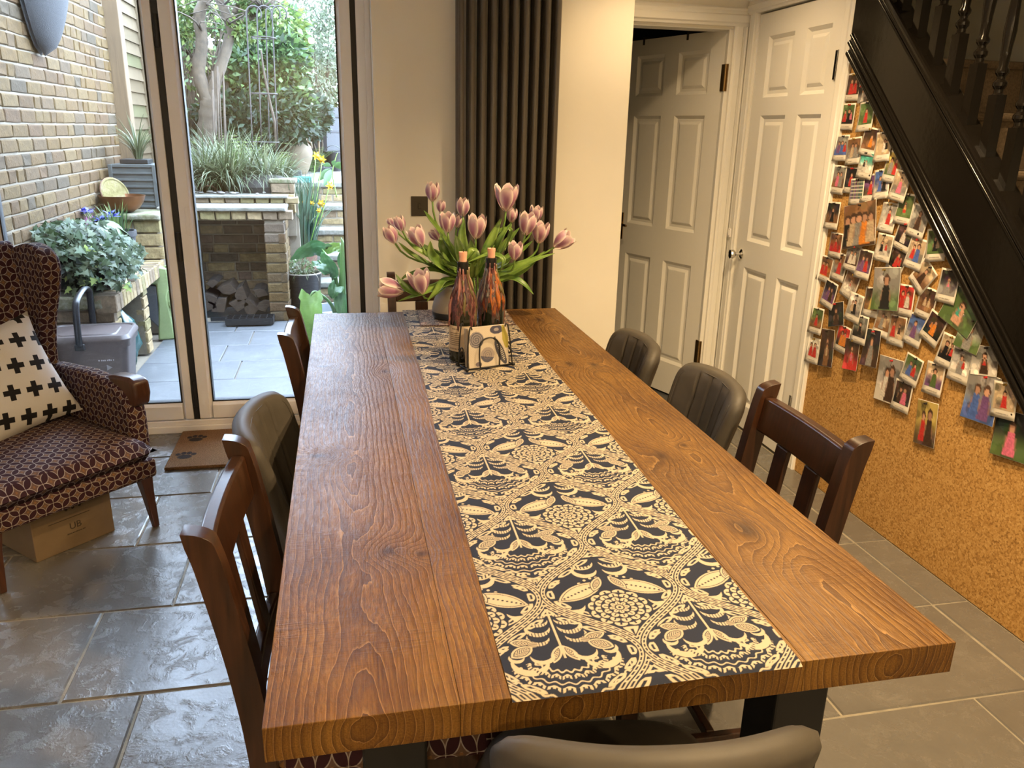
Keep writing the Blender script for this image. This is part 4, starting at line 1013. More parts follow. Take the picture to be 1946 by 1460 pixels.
for y in (-.024, .034):
    wire('base_bar', [(-.078, y, .004), (.078, y, .004)], .0026)
    wire('arch', spline([(-.032, y, .005), (-.034, y+.003, .05), (-.026, y+.007, .082), (0, y+.009, .092), (.026, y+.007, .082), (.034, y+.003, .05), (.032, y, .005)], 6))
    for sx in (-1, 1): wire('side_bar', spline([(sx*.076, y, .004), (sx*.071, y+.006, .07), (sx*.064, y+.010, .12), (sx*.058, y+.013, .128), (sx*.055, y+.012, .12)], 6))
for sx in (-1, 1):
    wire('cross_bar', [(sx*.076, -.028, .004), (sx*.076, .038, .004)], .0026)
    pts = [(sx*(.079), .004+ (.016*(1-k/26))*math.cos(k*.45), .045+(.016*(1-k/26))*math.sin(k*.45)*1.4) for k in range(22)]; wire('curl', pts, .002)
    for y in (-.028, .038):
        m = MB(); m.lathe([(.0001, 0), (.0045, .001), (.0055, .005), (.0045, .009), (.0001, .010)], 12, (sx*.078, y, 0)); m.build('foot', M_steel, nh, smooth=PI)

# ================================================================== photographs pinned to the cork: y, z, width, height, lean, kind, background, figures, label
PHOTOS = [
 (2.126, 1.632, 0.088, 0.102, 0.3, 'P', 'dd', '.35:r:.9 .68:r:.8', 'instant photo of raised red hands, highest photo on the cork wall'),
 (2.057, 1.605, 0.055, 0.063, -8.4, 'N', 'ks', '.5:w:.8', 'small black and white photo tucked beside the highest instant photo'),
 (2.134, 1.523, 0.088, 0.1, 0.0, 'P', 'gk', '.3:r:.7 .62:k:.9 .8:p:.5', 'instant photo of a group in red, second down beside the cupboard frame'),
 (2.012, 1.523, 0.088, 0.109, -4.8, 'P', 'gg', '.5:r:.75', 'instant photo of a red figure on green grass near the top'),
 (1.966, 1.432, 0.088, 0.102, 6.1, 'P', 'dn', '.6:o:.7', 'instant photo with orange and brown, half covered near the top'),
 (1.881, 1.416, 0.088, 0.107, -6.2, 'P', 'ee', '.6:w:.7 .75:k:.5', 'pale instant photo of a baby beside the black stair edge'),
 (2.137, 1.405, 0.088, 0.1, -2.5, 'P', 'sb', '.3:v:.7 .55:b:.8 .8:r:.6', 'instant photo of people in blue and purple by the cupboard frame'),
 (2.053, 1.396, 0.088, 0.102, -6.2, 'P', 'ns', '.4:e:.85 .65:s:.85', 'instant photo of two standing people in pale clothes, upper left'),
 (1.962, 1.346, 0.088, 0.1, 4.5, 'P', 'tw', '.5:w:.45 .35:k:.4', 'instant photo of a teal and white snow scene'),
 (2.049, 1.286, 0.088, 0.101, -0.4, 'P', 'kk', '.45:r:.8', 'dark instant photo mostly hidden behind the bookshelf photo'),
 (1.93, 1.265, 0.088, 0.103, -6.8, 'P', 'vd', '.6:r:.8', 'instant photo of a magenta figure in the dark'),
 (1.861, 1.283, 0.088, 0.109, -9.9, 'P', 'bs', '.4:b:.8 .7:k:.8', 'instant photo of a blue street scene'),
 (1.811, 1.347, 0.088, 0.112, 4.6, 'P', 'yg', '.35:s:.85 .68:r:.85', 'instant photo of two women against a yellow green background'),
 (2.132, 1.283, 0.088, 0.112, 1.5, 'P', 'sn', '.45:p:.8 .7:s:.8', 'instant photo of a pink blur by the cupboard frame'),
 (1.999, 1.246, 0.088, 0.1, -5.6, 'P', 'SS', '', 'instant photo of a striped bookshelf'),
 (1.752, 1.284, 0.088, 0.107, 7.2, 'P', 'es', '.5:p:.85', 'instant photo of a child in pale pink by the stair edge'),
 (2.129, 1.142, 0.088, 0.109, -2.0, 'P', 'kn', '.5:k:.8', 'instant photo of someone in a black hat, far left of the cork wall'),
 (1.945, 1.125, 0.2, 0.17, -13.6, 'N', 'nd', '.12:k:.8 .3:e:.85 .48:s:.85 .66:o:.8 .85:e:.75', 'large colour print of a row of standing people'),
 (1.715, 1.207, 0.088, 0.109, 2.2, 'P', 'gg', '.5:r:.55 .5:y:.3', 'instant photo of a small red figure on bright green grass'),
 (1.795, 1.169, 0.088, 0.107, 1.4, 'P', 'sw', '.55:r:.85', 'instant photo of a red figure on pale steps'),
 (1.632, 1.172, 0.088, 0.112, 8.9, 'P', 'ss', '.5:d:.95', 'instant photo of a dark brown dress on grey'),
 (1.693, 1.112, 0.088, 0.1, 12.3, 'P', 'dk', '.5:w:.85', 'instant photo of a white dress, mostly covered'),
 (1.525, 1.106, 0.088, 0.111, -11.1, 'P', 'gg', '.45:k:.7 .6:e:.5', 'instant photo of children on green grass beside the stair edge'),
 (2.084, 1.028, 0.088, 0.1, -1.5, 'P', 'nr', '.5:r:.85', 'instant photo of a figure in a red suit, left edge of the cork wall'),
 (1.959, 0.995, 0.088, 0.1, 2.3, 'P', 'sd', '.35:w:.8 .65:w:.75', 'instant photo of two figures in white, left of the red hats'),
 (1.88, 0.983, 0.088, 0.112, 1.2, 'P', 'dv', '.35:v:.8 .65:r:.8', 'instant photo of two people in red hats'),
 (1.782, 1.06, 0.088, 0.101, 1.5, 'P', 'ew', '.35:k:.6 .65:r:.45', 'instant photo of a bicycle and a red shape on white'),
 (1.711, 1.022, 0.088, 0.112, 19.2, 'P', 'dk', '.5:r:.8 .7:r:.5', 'instant photo of dark red figures, tilted'),
 (1.618, 1.063, 0.088, 0.109, 5.4, 'P', 'es', '.3:r:.7 .6:b:.95', 'instant photo of a girl in blue'),
 (2.137, 0.923, 0.088, 0.106, 5.4, 'P', 'no', '.3:r:.8 .6:r:.8', 'instant photo of several people in red, left edge'),
 (2.04, 0.947, 0.088, 0.112, 3.7, 'P', 'ns', '.5:r:.95', 'instant photo of a girl in a red dress'),
 (1.952, 0.888, 0.088, 0.109, 16.0, 'P', 'nw', '.5:w:.6 .5:r:.25', 'instant photo of a white parcel with red ribbon'),
 (2.079, 0.827, 0.088, 0.112, 9.7, 'P', 'kv', '.4:v:.8 .65:d:.8', 'dark purple instant photo of two faces'),
 (2.011, 0.758, 0.1, 0.095, -17.4, 'N', 'kk', '.5:d:.8', 'square dark print of a face'),
 (1.733, 0.916, 0.15, 0.158, -9.4, 'N', 'sg', '.5:k:.95', 'square print of a black cat'),
 (1.897, 0.81, 0.088, 0.112, 3.9, 'P', 'ws', '.5:k:.8 .3:e:.6', 'instant photo of dark boots on white'),
 (1.812, 0.849, 0.088, 0.112, -3.3, 'P', 'dn', '.5:y:.95', 'instant photo of a yellow gown'),
 (1.632, 0.894, 0.088, 0.112, -3.3, 'P', 'rr', '.3:r:.85 .65:w:.85', 'instant photo of two people, one red shirt and one white'),
 (1.524, 0.906, 0.088, 0.11, 5.3, 'P', 'dn', '.4:e:.5 .65:e:.5', 'instant photo of pale dogs on brown'),
 (1.563, 0.992, 0.088, 0.109, 37.5, 'P', 'en', '.5:d:.9', 'tilted instant photo of a girl in brown'),
 (1.436, 0.982, 0.088, 0.112, -1.1, 'P', 'ks', '.5:s:.7 .5:p:.3', 'instant photo of a figure behind dark bars'),
 (1.359, 0.917, 0.155, 0.124, 18.0, 'N', 'gg', '.5:f:.7 .45:t:.35', 'large green print of a child in a turquoise tub'),
 (1.301, 0.85, 0.1, 0.105, 6.3, 'N', 'sg', '.5:s:.9', 'grey green print of tall trees by the stair edge'),
 (2.138, 0.702, 0.088, 0.112, -2.0, 'P', 'gn', '.5:r:.7', 'instant photo of a girl in red on grass, lower left edge'),
 (1.844, 0.735, 0.088, 0.112, -0.9, 'P', 'sk', '.5:k:.7', 'instant photo of a dark mountain'),
 (1.727, 0.791, 0.088, 0.112, 3.0, 'P', 'en', '.4:s:.85 .6:e:.6', 'instant photo of a girl with a pale top, centre of the cluster'),
 (1.647, 0.779, 0.088, 0.112, -2.3, 'P', 'ne', '.25:r:.8 .65:d:.5', 'instant photo of a wooden table and a red figure'),
 (1.555, 0.803, 0.088, 0.112, 6.0, 'P', 'bs', '.45:v:.9', 'instant photo of a figure in violet on blue'),
 (1.467, 0.83, 0.088, 0.108, 19.3, 'P', 'dk', '.5:o:.8 .3:o:.35', 'tilted instant photo of glowing orange pumpkins'),
 (1.948, 0.669, 0.088, 0.112, 3.7, 'P', 'rk', '.4:o:.9 .65:o:.8', 'instant photo of orange flames'),
 (2.136, 0.572, 0.088, 0.112, -4.2, 'P', 'ww', '.32:r:.85 .66:r:.9', 'instant photo of two red jumpers on white, lowest at the left edge'),
 (2.037, 0.609, 0.085, 0.156, -8.8, 'N', 'dk', '.5:n:.9 .5:e:.4', 'tall dark brown print with two faces'),
 (1.871, 0.627, 0.085, 0.124, -7.8, 'N', 'dr', '.5:r:.9 .5:p:.4', 'tall print with a red seated figure'),
 (1.759, 0.684, 0.095, 0.142, -6.4, 'N', 'kd', '.5:s:.9', 'tall dark print of a portrait'),
 (1.645, 0.59, 0.125, 0.17, -3.5, 'N', 'sw', '.4:w:.8 .6:d:.95', 'large print of a child in a striped top'),
 (1.537, 0.662, 0.088, 0.104, 8.4, 'P', 'gs', '.35:b:.8 .65:r:.7', 'instant photo of a family, overlapping the striped top print'),
 (1.559, 0.556, 0.088, 0.112, -0.1, 'P', 'dk', '.35:d:.8 .62:p:.9', 'instant photo of a child in a bright pink coat'),
 (1.421, 0.664, 0.088, 0.112, -2.1, 'P', 'ev', '.5:g:.95', 'instant photo of a green elf costume, hanging alone'),
 (1.377, 0.773, 0.088, 0.112, 6.4, 'P', 'ek', '.3:k:.9 .6:k:.85 .65:r:.5', 'instant photo of a family in black'),
 (1.316, 0.743, 0.088, 0.112, 1.2, 'P', 'sw', '.5:s:.9 .65:r:.45', 'instant photo of a grey coat in snow'),
 (1.223, 0.785, 0.105, 0.094, -10.9, 'N', 'sw', '.5:d:.85 .5:r:.3', 'print of a dark figure in a red hat'),
 (1.204, 0.669, 0.13, 0.155, -3.7, 'N', 'sb', '.35:b:.8 .65:v:.85', 'large print of two children in blue coats'),
 (1.116, 0.69, 0.088, 0.112, -7.1, 'P', 'ee', '.5:r:.75', 'instant photo of a red spotted dress on peach'),
 (1.071, 0.593, 0.13, 0.146, -6.6, 'N', 'kg', '.5:p:.85', 'large print of a pink dress beside a dark fir tree'),
 (1.421, 0.502, 0.1, 0.157, -7.2, 'N', 'yd', '.35:r:.75 .65:d:.95', 'print of a toddler in red held up, lowest on the cork wall')]
PC = {'r': (.50,.035,.03), 'b': (.07,.13,.40), 'g': (.085,.14,.045), 'k': (.012,.012,.014), 'w': (.62,.58,.52), 'p': (.62,.15,.25), 'o': (.65,.22,.03), 'y': (.55,.42,.12), 'n': (.20,.10,.045),
      's': (.25,.24,.23), 't': (.05,.33,.27), 'v': (.17,.08,.22), 'f': (.55,.30,.20), 'd': (.055,.03,.02), 'e': (.50,.38,.25), 'S': (.25,.22,.20)}
def picture(bg, figs, seed, n=30, m=34):
    rg = np.random.default_rng(seed); U, Vv = np.meshgrid(np.linspace(0, 1, n), np.linspace(0, 1, m)); C = np.zeros((m, n, 3))
    a, b = np.array(PC[bg[0]]), np.array(PC[bg[1]]); t = 1/(1+np.exp(-(Vv-.42)*14)); C[:] = b*(1-t)[..., None]+a*t[..., None]
    for k in range(22):                                    # soft background blotches
        cx, cy, rr = rg.random(), rg.random(), .06+.16*rg.random(); mk = np.hypot(U-cx, (Vv-cy)*1.1) < rr; C[mk] = C[mk]*(.5+rg.random())+.02*rg.random(3)
    if 'S' in bg:
        for k in range(5): C[np.abs(Vv-.12-.19*k) < .025] = PC['w']
        mk = (np.abs(((Vv-.12)/.19) % 1-.5) < .36); C[mk] = (rg.random((n, 3))*.25+.02)[np.repeat(np.arange(n)[None], m, 0)[mk]]
    for fg in figs.split():
        x, c, s_ = fg.split(':'); x, s_ = float(x), float(s_); c = np.array(PC[c]); y0 = max(0, .5-s_*.55)
        bw = .17*s_*(1.25-.55*np.clip((Vv-y0)/(s_*.62), 0, 1)); body = (np.abs(U-x) < bw) & (Vv < y0+s_*.62) & (Vv > y0); C[body] = c*(.75+.5*rg.random((body.sum(), 1)))
        hy = y0+s_*.73; hr = .105*s_; hair = np.hypot(U-x, (Vv-hy-.02)*.9) < hr*1.28; C[hair] = np.array(PC['d'])*(1+rg.random()); face = np.hypot((U-x)*1.15, Vv-hy+.015) < hr; C[face] = np.array(PC['f'])*(.75+.4*rg.random())
        arm = (np.abs(np.abs(U-x)-bw*1.1) < .03) & (Vv > y0+.2*s_) & (Vv < y0+.5*s_); C[arm] = C[arm]*.4+np.array(PC['f'])*.35
    return C*.85
M_photo = Mat('photo_print', .35, 0, .4); M_photo.color(M_photo.attr('col')); M_photo = M_photo.m
M_cardw = plain('photo_card', (.60,.56,.49), .5); M_pin = [plain('pin_dark', (.02,.015,.015), .3), plain('pin_gold', (.55,.38,.10), .25, .9), plain('pin_red', (.4,.02,.02), .3)]
for i, (py, pz, pw, ph, rot, kind, bg, figs, lab) in enumerate(PHOTOS):
    rg = random.Random(100+i); curl = rg.uniform(.002, .008); tilt = rg.uniform(-.03, .05); lay_ = .0035+.0011*(i % 9)
    # local x: across (photo's left is +y of the room), local z: up, local y: out of the wall
    def pt(u, v, off): d = .5-v; return (u*pw, off+curl*max(0, d)**2*4*ph/.1*.25*(1+.6*u)+.002*u*u, v*ph)
    ph_o = thing('instant_photo' if kind == 'P' else 'photo_print', lab, 'photo', (1.61-lay_, py, pz), 0, 'photographs pinned to the cork wall')
    ph_o.rotation_euler = Euler((0, 0, PI/2)).to_matrix().to_4x4().to_euler()
    ph_o.matrix_world = Matrix.Translation((1.61-lay_, py, pz)) @ Matrix.Rotation(PI/2, 4, 'Z') @ Matrix.Rotation(math.radians(-rot), 4, 'Y') @ Matrix.Rotation(tilt, 4, 'Z')
    m = MB(); m.grid([[pt(u, v, 0) for u in np.linspace(-.5, .5, 5)] for v in np.linspace(-.5, .5, 9)]); m.build('card', M_cardw, ph_o, smooth=PI, solid=.0006)
    if kind == 'P': u0, u1, v0, v1 = -.43, .43, -.265, .44
    else: u0, u1, v0, v1 = -.49, .49, -.49, .49
    C = picture(bg, figs, 50+i); C = C[:, ::-1]; a, b = C.shape[:2]
    P = [[pt(u, v, .0007) for u in np.linspace(u0, u1, b)] for v in np.linspace(v0, v1, a)]
    obj('picture', colour_grid('picture', P, C, M_photo), None, ph_o)
    if kind == 'P':                                     # handwritten caption, too small to read
        m = MB(); x = .28; e_ = rg.uniform(-.30, .05)
        while x > e_:
            w_ = rg.uniform(.010, .022); hgt = rg.uniform(.010, .020); m.add([pt(x, -.375-hgt, .0008), pt(x-w_*.45, -.375-hgt, .0008), pt(x-w_, -.375+hgt, .0008), pt(x-w_*.5, -.375+hgt, .0008)], [(0,1,2,3)]); x -= w_*(1.25 if rg.random() > .2 else 2.6)
        m.build('caption', M_ink, ph_o)
    m = MB(); Mp = Matrix.Translation((rg.uniform(-.1, .1)*pw, .0005, ph*.44)) @ Matrix.Rotation(-PI/2, 4, 'X'); m.lathe([(.0042, 0), (.0042, .0015), (.0022, .003), (.0022, .0065), (.0036, .0075), (.0036, .009), (.0001, .0092)], 12, M=Mp); m.build('push_pin', M_pin[0 if rg.random() < .75 else rg.choice((1, 2))], ph_o, smooth=.6)
# loose pins in the bare cork
for k, (y, z) in enumerate(((2.115, 1.716), (2.05, 1.66), (1.90, 1.50), (2.00, 1.66), (1.62, 1.13))):
    m = MB(); m.lathe([(.0001, -.004), (.0045, 0), (.0045, .0018), (.0025, .003), (.0025, .007), (.0042, .008), (.0042, .010), (.0001, .0102)], 12); o = m.build('push_pin', M_pin[0 if k != 1 else 1], smooth=.6); o.matrix_world = Matrix.Translation((1.6095, y, z)) @ Matrix.Rotation(-PI/2, 4, 'Y')
    tag(o, 'push pin in bare cork near the stair edge', 'push pin', 'loose push pins')

# ================================================================== garden: ground and patio
M_soil = plain('soil', (0.0209,0.0144,0.0095), .95, var=.4, vscale=40., bump=1., bscale=60.)
M_mortar = plain('lime_mortar', (0.144,0.118,0.0836), .9, var=.15, bump=.5, bscale=120.)
STOCK = [(0.0671,0.0416,0.0154), (0.0711,0.0459,0.0183), (0.0632,0.0375,0.0135), (0.0685,0.0438,0.0165), (0.0576,0.0335,0.0154), (0.0619,0.0375,0.0159), (0.0429,0.0315,0.0183), (0.0658,0.0407,0.0159), (0.0606,0.0385,0.0183), (0.0524,0.0353,0.0189), (0.0671,0.0407,0.0147), (0.0645,0.0385,0.013), (0.0698,0.0449,0.0177), (0.0537,0.0315,0.013)]
M_brick = pick('stock_brick', STOCK, .85, .28, 26., .8, 45., .2, .006)
M_brickd = pick('log_store_brick', [(0.095,0.0684,0.0437), (0.143,0.1,0.0568), (0.0806,0.0593,0.0415), (0.2,0.146,0.0743), (0.109,0.073,0.0524), (0.095,0.0661,0.0437)], .85, .3, 26., .8, 45., .2, .006)  # mixed brown bricks for the log store's back and top courses
M_mossbrick = pick('mossy_brick', [(0.171,0.128,0.0665), (0.137,0.112,0.0523), (0.194,0.144,0.0713), (0.125,0.0904,0.057), (0.205,0.149,0.0806)], .9, .35, 30., .8, 45., .2, .006)
def mossy(name, c1, c2, c3):
    M_ = Mat(name, .9, 0, .2); co = M_.coord(); a = M_.noise(co, 7., 5., .65); b = M_.noise(co, 45., 4.)
    M_.color(M_.ramp(a*.65+b*.35, [(.36, c1), (.5, c2), (.62, c3)])); M_.bump(b, .7, .008); return M_.m
M_cap = mossy('mossy_slab', (0.0494,0.057,0.019), (0.114,0.106,0.0646), (0.175,0.163,0.129)); M_slab = mossy('pale_slab', (0.104,0.0988,0.0768), (0.142,0.137,0.115), (0.169,0.164,0.147))
m = MB(); m.box(-2.3, 4, 3.15, 12.5, -.12, -.012); g0 = m.build('ground', M_mortar); tag(g0, 'pale stone slab patio outside the glass doors', 'patio', None, 'structure')
for r in range(6):
    y0 = 3.13+.4*r; y1 = y0+.4 if r < 5 else 5.47; y0 = max(y0, 3.17); off = -1.162 if r % 2 else -1.025
    for k in range(-2, 5):
        a, b = off+k*.6, off+k*.6+.6
        if b < -1.58: continue
        lay(g0, max(a, -1.62), b, y0, y1, 0, M_patio, .007)
for r in range(2):
    for k in range(4): lay(g0, -.7+k*.6, -.1+k*.6, 5.47+r*.4, 5.87+r*.4, 0, M_patio, .007)

# ------------------------------------------------------------------ bricks
def brick_mesh(L, H, D, seed, mt):
    rr = random.Random(seed); j = lambda s=.0035: rr.uniform(-s, s); c = .006; m = MB(); vs = []
    for (x, y, z) in ((-L/2,0,-H/2),(L/2,0,-H/2),(L/2,0,H/2),(-L/2,0,H/2)): vs.append((x+j(), -D, z+j(.002)))
    for (x, y, z) in ((-L/2,0,-H/2),(L/2,0,-H/2),(L/2,0,H/2),(-L/2,0,H/2)): vs.append((x+j(), -c+j(.002), z+j(.002)))
    for (x, y, z) in ((-1,0,-1),(1,0,-1),(1,0,1),(-1,0,1)): vs.append((x*(L/2-c)+j(), j(.003), z*(H/2-c)+j(.002)))
    m.add(vs, [(0,1,2,3),(8,9,10,11)]+[(k,(k+1)%4,4+(k+1)%4,4+k) for k in range(4)]+[(4+k,4+(k+1)%4,8+(k+1)%4,8+k) for k in range(4)])
    me = m.mesh('brick'); me.materials.append(mt); return me
_bm = {}
def brick(parent, pos, rz, L, H, mt, D=.05, rx=0):
    key = (round(L, 2), round(H, 3), mt.name, random.randrange(3))
    if key not in _bm: _bm[key] = brick_mesh(key[0], H, D, len(_bm), mt)
    o = bpy.data.objects.new('brick', _bm[key]); COL.objects.link(o); o.parent = parent; o.location = pos; o.rotation_euler = (rx, 0, rz+random.uniform(-.012, .012)); return o
def brick_face(parent, origin, along, length, z0, courses, rz, mt, H=.065, P=.075, keep=None, flemish=.35, limit=10**9):
    """bricks on a vertical face starting at origin running along a unit vector; returns what was laid"""
    spots = []
    for c in range(courses):
        s_ = -random.uniform(0, .2); z = z0+P*(c+.5)
        while s_ < length:
            L = (.105 if random.random() < flemish else .215)*random.uniform(.96, 1.03); a, b = max(s_, 0), min(s_+L, length)
            if b-a > .035: spots.append((a, b, z))
            s_ += L+.011
    out = []
    for a, b, z in spots:
        q = (origin[0]+along[0]*(a+b)/2, origin[1]+along[1]*(a+b)/2, z)
        if keep is None or keep(q): out.append((q, b-a))
    return out
# side wall: its outer face at x = -2, the 290 bricks that show largest are parts, the rest one part
m = MB(); m.box(-2.25, -2.008, 3.2, 6.02, 0, 2.9); gw = m.build('wall_garden', M_mortar); tag(gw, 'yellow stock brick garden wall left of the glass doors', 'wall', None, 'structure')
sp = brick_face(gw, (-2.0, 3.22, 0), (0, 1), 2.8, 0.0, 38, PI/2, M_brick)
def visible(q):
    d = (np.array(q)-CAM) @ RC; u, v = 973+FPX*d[0]/d[1], 730-FPX*d[2]/d[1]; return -40 < u < 260 and -40 < v < 480
sp.sort(key=lambda s: (not visible(s[0]), s[0][1])); mstuff = MB()
for i, (q, L) in enumerate(sp):
    if i < 290: brick(gw, q, PI/2, L, .065, M_brick).rotation_euler.z -= PI  if False else 0
    else: mstuff.box(q[0]-.04, q[0], q[1]-L/2, q[1]+L/2, q[2]-.0325, q[2]+.0325)
for o in gw.children: o.rotation_euler.z = -PI/2+PI+random.uniform(-.01, .01)-PI/2*2 if False else -PI/2+random.uniform(-.01, .01)
for o in gw.children: o.location.x = -2.0
o = mstuff.build('brickwork', M_brick, gw, bevel=.004); o['kind'] = 'stuff'

# brick shelf along the side wall
sh = thing('brick_shelf', 'low brick shelf with a mossy top along the garden wall', 'brick shelf')
m = MB(); m.box(-1.99, -1.64, 3.86, 4.02, 0, .46); m.box(-1.99, -1.64, 4.56, 4.68, 0, .46); m.box(-1.99, -1.9, 4.02, 5.3, 0, .46); m.build('core', M_mortar, sh)
for (q, L) in brick_face(sh, (-1.99, 3.85, 0), (1, 0), .37, 0, 6, 0, M_mossbrick): brick(sh, q, PI, L, .065, M_mossbrick)
for y0, y1 in ((3.86, 4.02), (4.56, 4.68)):
    for k in range(6): brick(sh, (-1.625, (y0+y1)/2, .0375+.075*k), -PI/2+PI*0+PI, y1-y0, .065, M_mossbrick).rotation_euler.z = -PI/2
m = MB(); m.box(-1.99, -1.66, 3.83, 5.12, .455, .53); m.build('mossy_top', M_cap, sh, bevel=.012)
for k in range(17):
    m_ = brick(sh, (-1.59, 3.865+k*.0755, .485), -PI/2, .066, .095, M_mossbrick, .11); m_.rotation_euler.z = -PI/2

# terrace retaining wall, log store, upper bed
tr = structure('wall_terrace', 'brick retaining wall with log store and raised bed', 'wall')
m = MB(); m.box(-1.99, -1.62, 5.135, 5.9, 0, .80); m.box(-1.99, -.80, 5.98, 6.1, 0, .86); m.box(-1.62, -1.47, 5.43, 6.0, 0, .77); m.box(-.925, -.79, 5.43, 6.0, 0, .77); m.build('core', M_mortar, tr)
for (q, L) in brick_face(tr, (-1.99, 5.12, 0), (1, 0), .40, .53, 3, 0, M_mossbrick, H=.082, P=.092, flemish=.15): brick(tr, q, PI, L, .082, M_mossbrick)
m = MB(); m.box(-2.0, -1.585, 5.09, 5.95, .805, .845); m.build('slab', M_cap, tr, bevel=.012)
for (q, L) in brick_face(tr, (-1.60, 5.97, 0), (1, 0), .70, 0, 10, 0, M_brickd): brick(tr, q, PI, L, .065, M_brickd)
for k in range(10):
    z = .0375+.075*k
    for x0, x1 in ((-.93, -.785), (-1.60, -1.46)):
        brick(tr, ((x0+x1)/2, 5.42, z), PI, x1-x0, .065, M_brick if k < 8 else M_brickd)
    for (q, L) in brick_face(tr, (-.78, 5.42, 0), (0, 1), .6, z-.0375, 1, 0, M_brick): brick(tr, q, -PI/2, L, .065, M_brick)
for k in range(8): brick(tr, (-1.545+k*.1105, 5.41, .806), PI, .10, .062, M_mossbrick, .1)
m = MB(); m.box(-1.60, -.775, 5.46, 6.0, .765, .838); m.build('lintel', M_mortar, tr)
m = MB(); m.box(-1.66, -.765, 5.39, 5.80, .838, .868); m.build('slab', M_slab, tr, bevel=.008)
for k in range(9): brick(tr, (-1.62+k*.1105, 5.72, .888), PI, .10, .045, M_mossbrick, .1)
m = MB(); m.box(-1.72, -.765, 5.70, 5.98, .908, .928); m.build('slab', M_slab, tr, bevel=.006)
m = MB(); m.box(-1.99, -.80, 6.02, 12.5, .2, .925); m.box(-1.99, -.80, 5.80, 6.02, .87, .925); m.build('bed_soil', M_soil, tr)
m = MB(); m.box(-.895, -.72, 5.86, 6.06, .6, 1.02); m.build('core', M_mortar, tr)
for k in range(3): brick(tr, (-.807, 5.845, .975-.078*k), PI, .185, .068, M_mossbrick)
m = MB(); m.box(-.91, -.70, 5.84, 6.08, 1.012, 1.045); m.build('slab', M_cap, tr, bevel=.008)
m = MB(); m.box(-.79, -.70, 5.90, 7.6, 0, .90); m.build('steps_cheek', M_mortar, tr)
# loose pebbles on the ledge
for k in range(16):
    m = MB(); r_ = random.uniform(.012, .028); m.lathe([(.0001, -r_*.3), (r_*.8, -r_*.2), (r_, .05*r_), (r_*.7, r_*.4), (.0001, r_*.5)], 9); o = m.build('pebble', plain('pebble_%d' % k, random.choice([(0.19,0.175,0.152), (0.137,0.125,0.114), (0.228,0.22,0.209), (0.095,0.076,0.0646)]), .7), smooth=PI)
    o.location = (random.uniform(-1.55, -.92), random.uniform(5.80, 5.95), .932+r_*.2); o.scale = (1.3, .9, 1); o.rotation_euler.z = random.uniform(0, 3); tag(o, 'loose pebble on the ledge of the raised bed', 'pebble', 'pebbles on the raised bed')
# split logs
M_log = plain('split_log', (0.0342,0.0207,0.0114), .85, var=.3, vscale=30., bump=.5); M_bark = plain('bark', (0.0128,0.00798,0.00532), .95, var=.4, vscale=40., bump=1., bscale=50.)
LG = [(-1.42,.06,.075,.2), (-1.30,.065,.085,1.2), (-1.18,.06,.08,.4), (-1.06,.07,.085,2.2), (-.98,.055,.07,.9), (-1.36,.155,.065,2.6), (-1.13,.165,.075,1.7), (-1.02,.16,.06,.1), (-1.25,.25,.075,3.4), (-1.36,.245,.05,.6)]
for k, (x, z, r_, a) in enumerate(LG):
    t = thing('firewood_log', ['bottom left', 'bottom second', 'bottom middle', 'bottom fourth', 'bottom right', 'upper left', 'upper middle', 'upper right', 'topmost wedge shaped', 'topmost leftmost'][k]+' split log in the brick log store', 'log', (x, 5.62, z), 0, 'split logs in the brick store')
    tri = [(r_*math.cos(a+q)*w_, r_*math.sin(a+q)*w_) for q, w_ in ((0, 1.1), (.7, 1.05), (1.4, 1.0), (2.2, 1.1), (3.7, .35))]
    m = MB(); m.prism(tri, 0, .26, 'y'); m.build('billet', M_log, t, bevel=.004)
    m = MB(); m.prism([(x_*1.04, z_*1.04) for x_, z_ in tri[:4]]+[(x_*.96, z_*.96) for x_, z_ in tri[3::-1]], .004, .256, 'y'); m.build('bark', M_bark, t)
# plug tray on the patio
M_blackpl = plain('black_plastic', (0.00456,0.00494,0.0057), .4); tp = thing('plug_tray', 'black plastic seed tray with square cells on the patio', 'tray', (-1.07, 5.34, .012))
m = MB(); m.box(-.17, .17, -.075, .075, 0, .006)
for k in range(8): x = -.17+.34*k/7; m.box(x-.003, x+.003, -.075, .075, .006, .05)
for y in (-.075, -.025, .025, .075): m.box(-.173, .173, y-.003, y+.003, .006, .05)
m.build('cells', M_blackpl, tp); m = MB(); m.box(-.30, .13, .085, .10, .0, .03); m.build('edging_strip', M_blackpl, tp)

# steps up to the upper terrace
gs = thing('garden_steps', 'pale stone steps rising between the beds', 'steps')
for k in range(5):
    y0 = 6.0+.25*k; z = .19*(k+1); m = MB(); m.box(-.70, 1.2, y0, y0+.3 if k < 4 else 7.4, z-.045, z); m.build('tread', M_slab, gs, bevel=.008)
    m = MB(); m.box(-.70, 1.2, y0+.025, y0+.06, z-.19, z-.045); m.build('core', M_mortar, gs)
    for (q, L) in brick_face(gs, (-.70, y0+.02, 0), (1, 0), .9, z-.178, 2, 0, M_mossbrick, H=.055, P=.064): brick(gs, q, PI, L, .055, M_mossbrick)
m = MB(); m.box(-.80, 4, 7.4, 12.5, .3, .95); o = m.build('upper_terrace', M_slab); tag(o, 'bright upper terrace beyond the steps', 'terrace', None, 'structure')

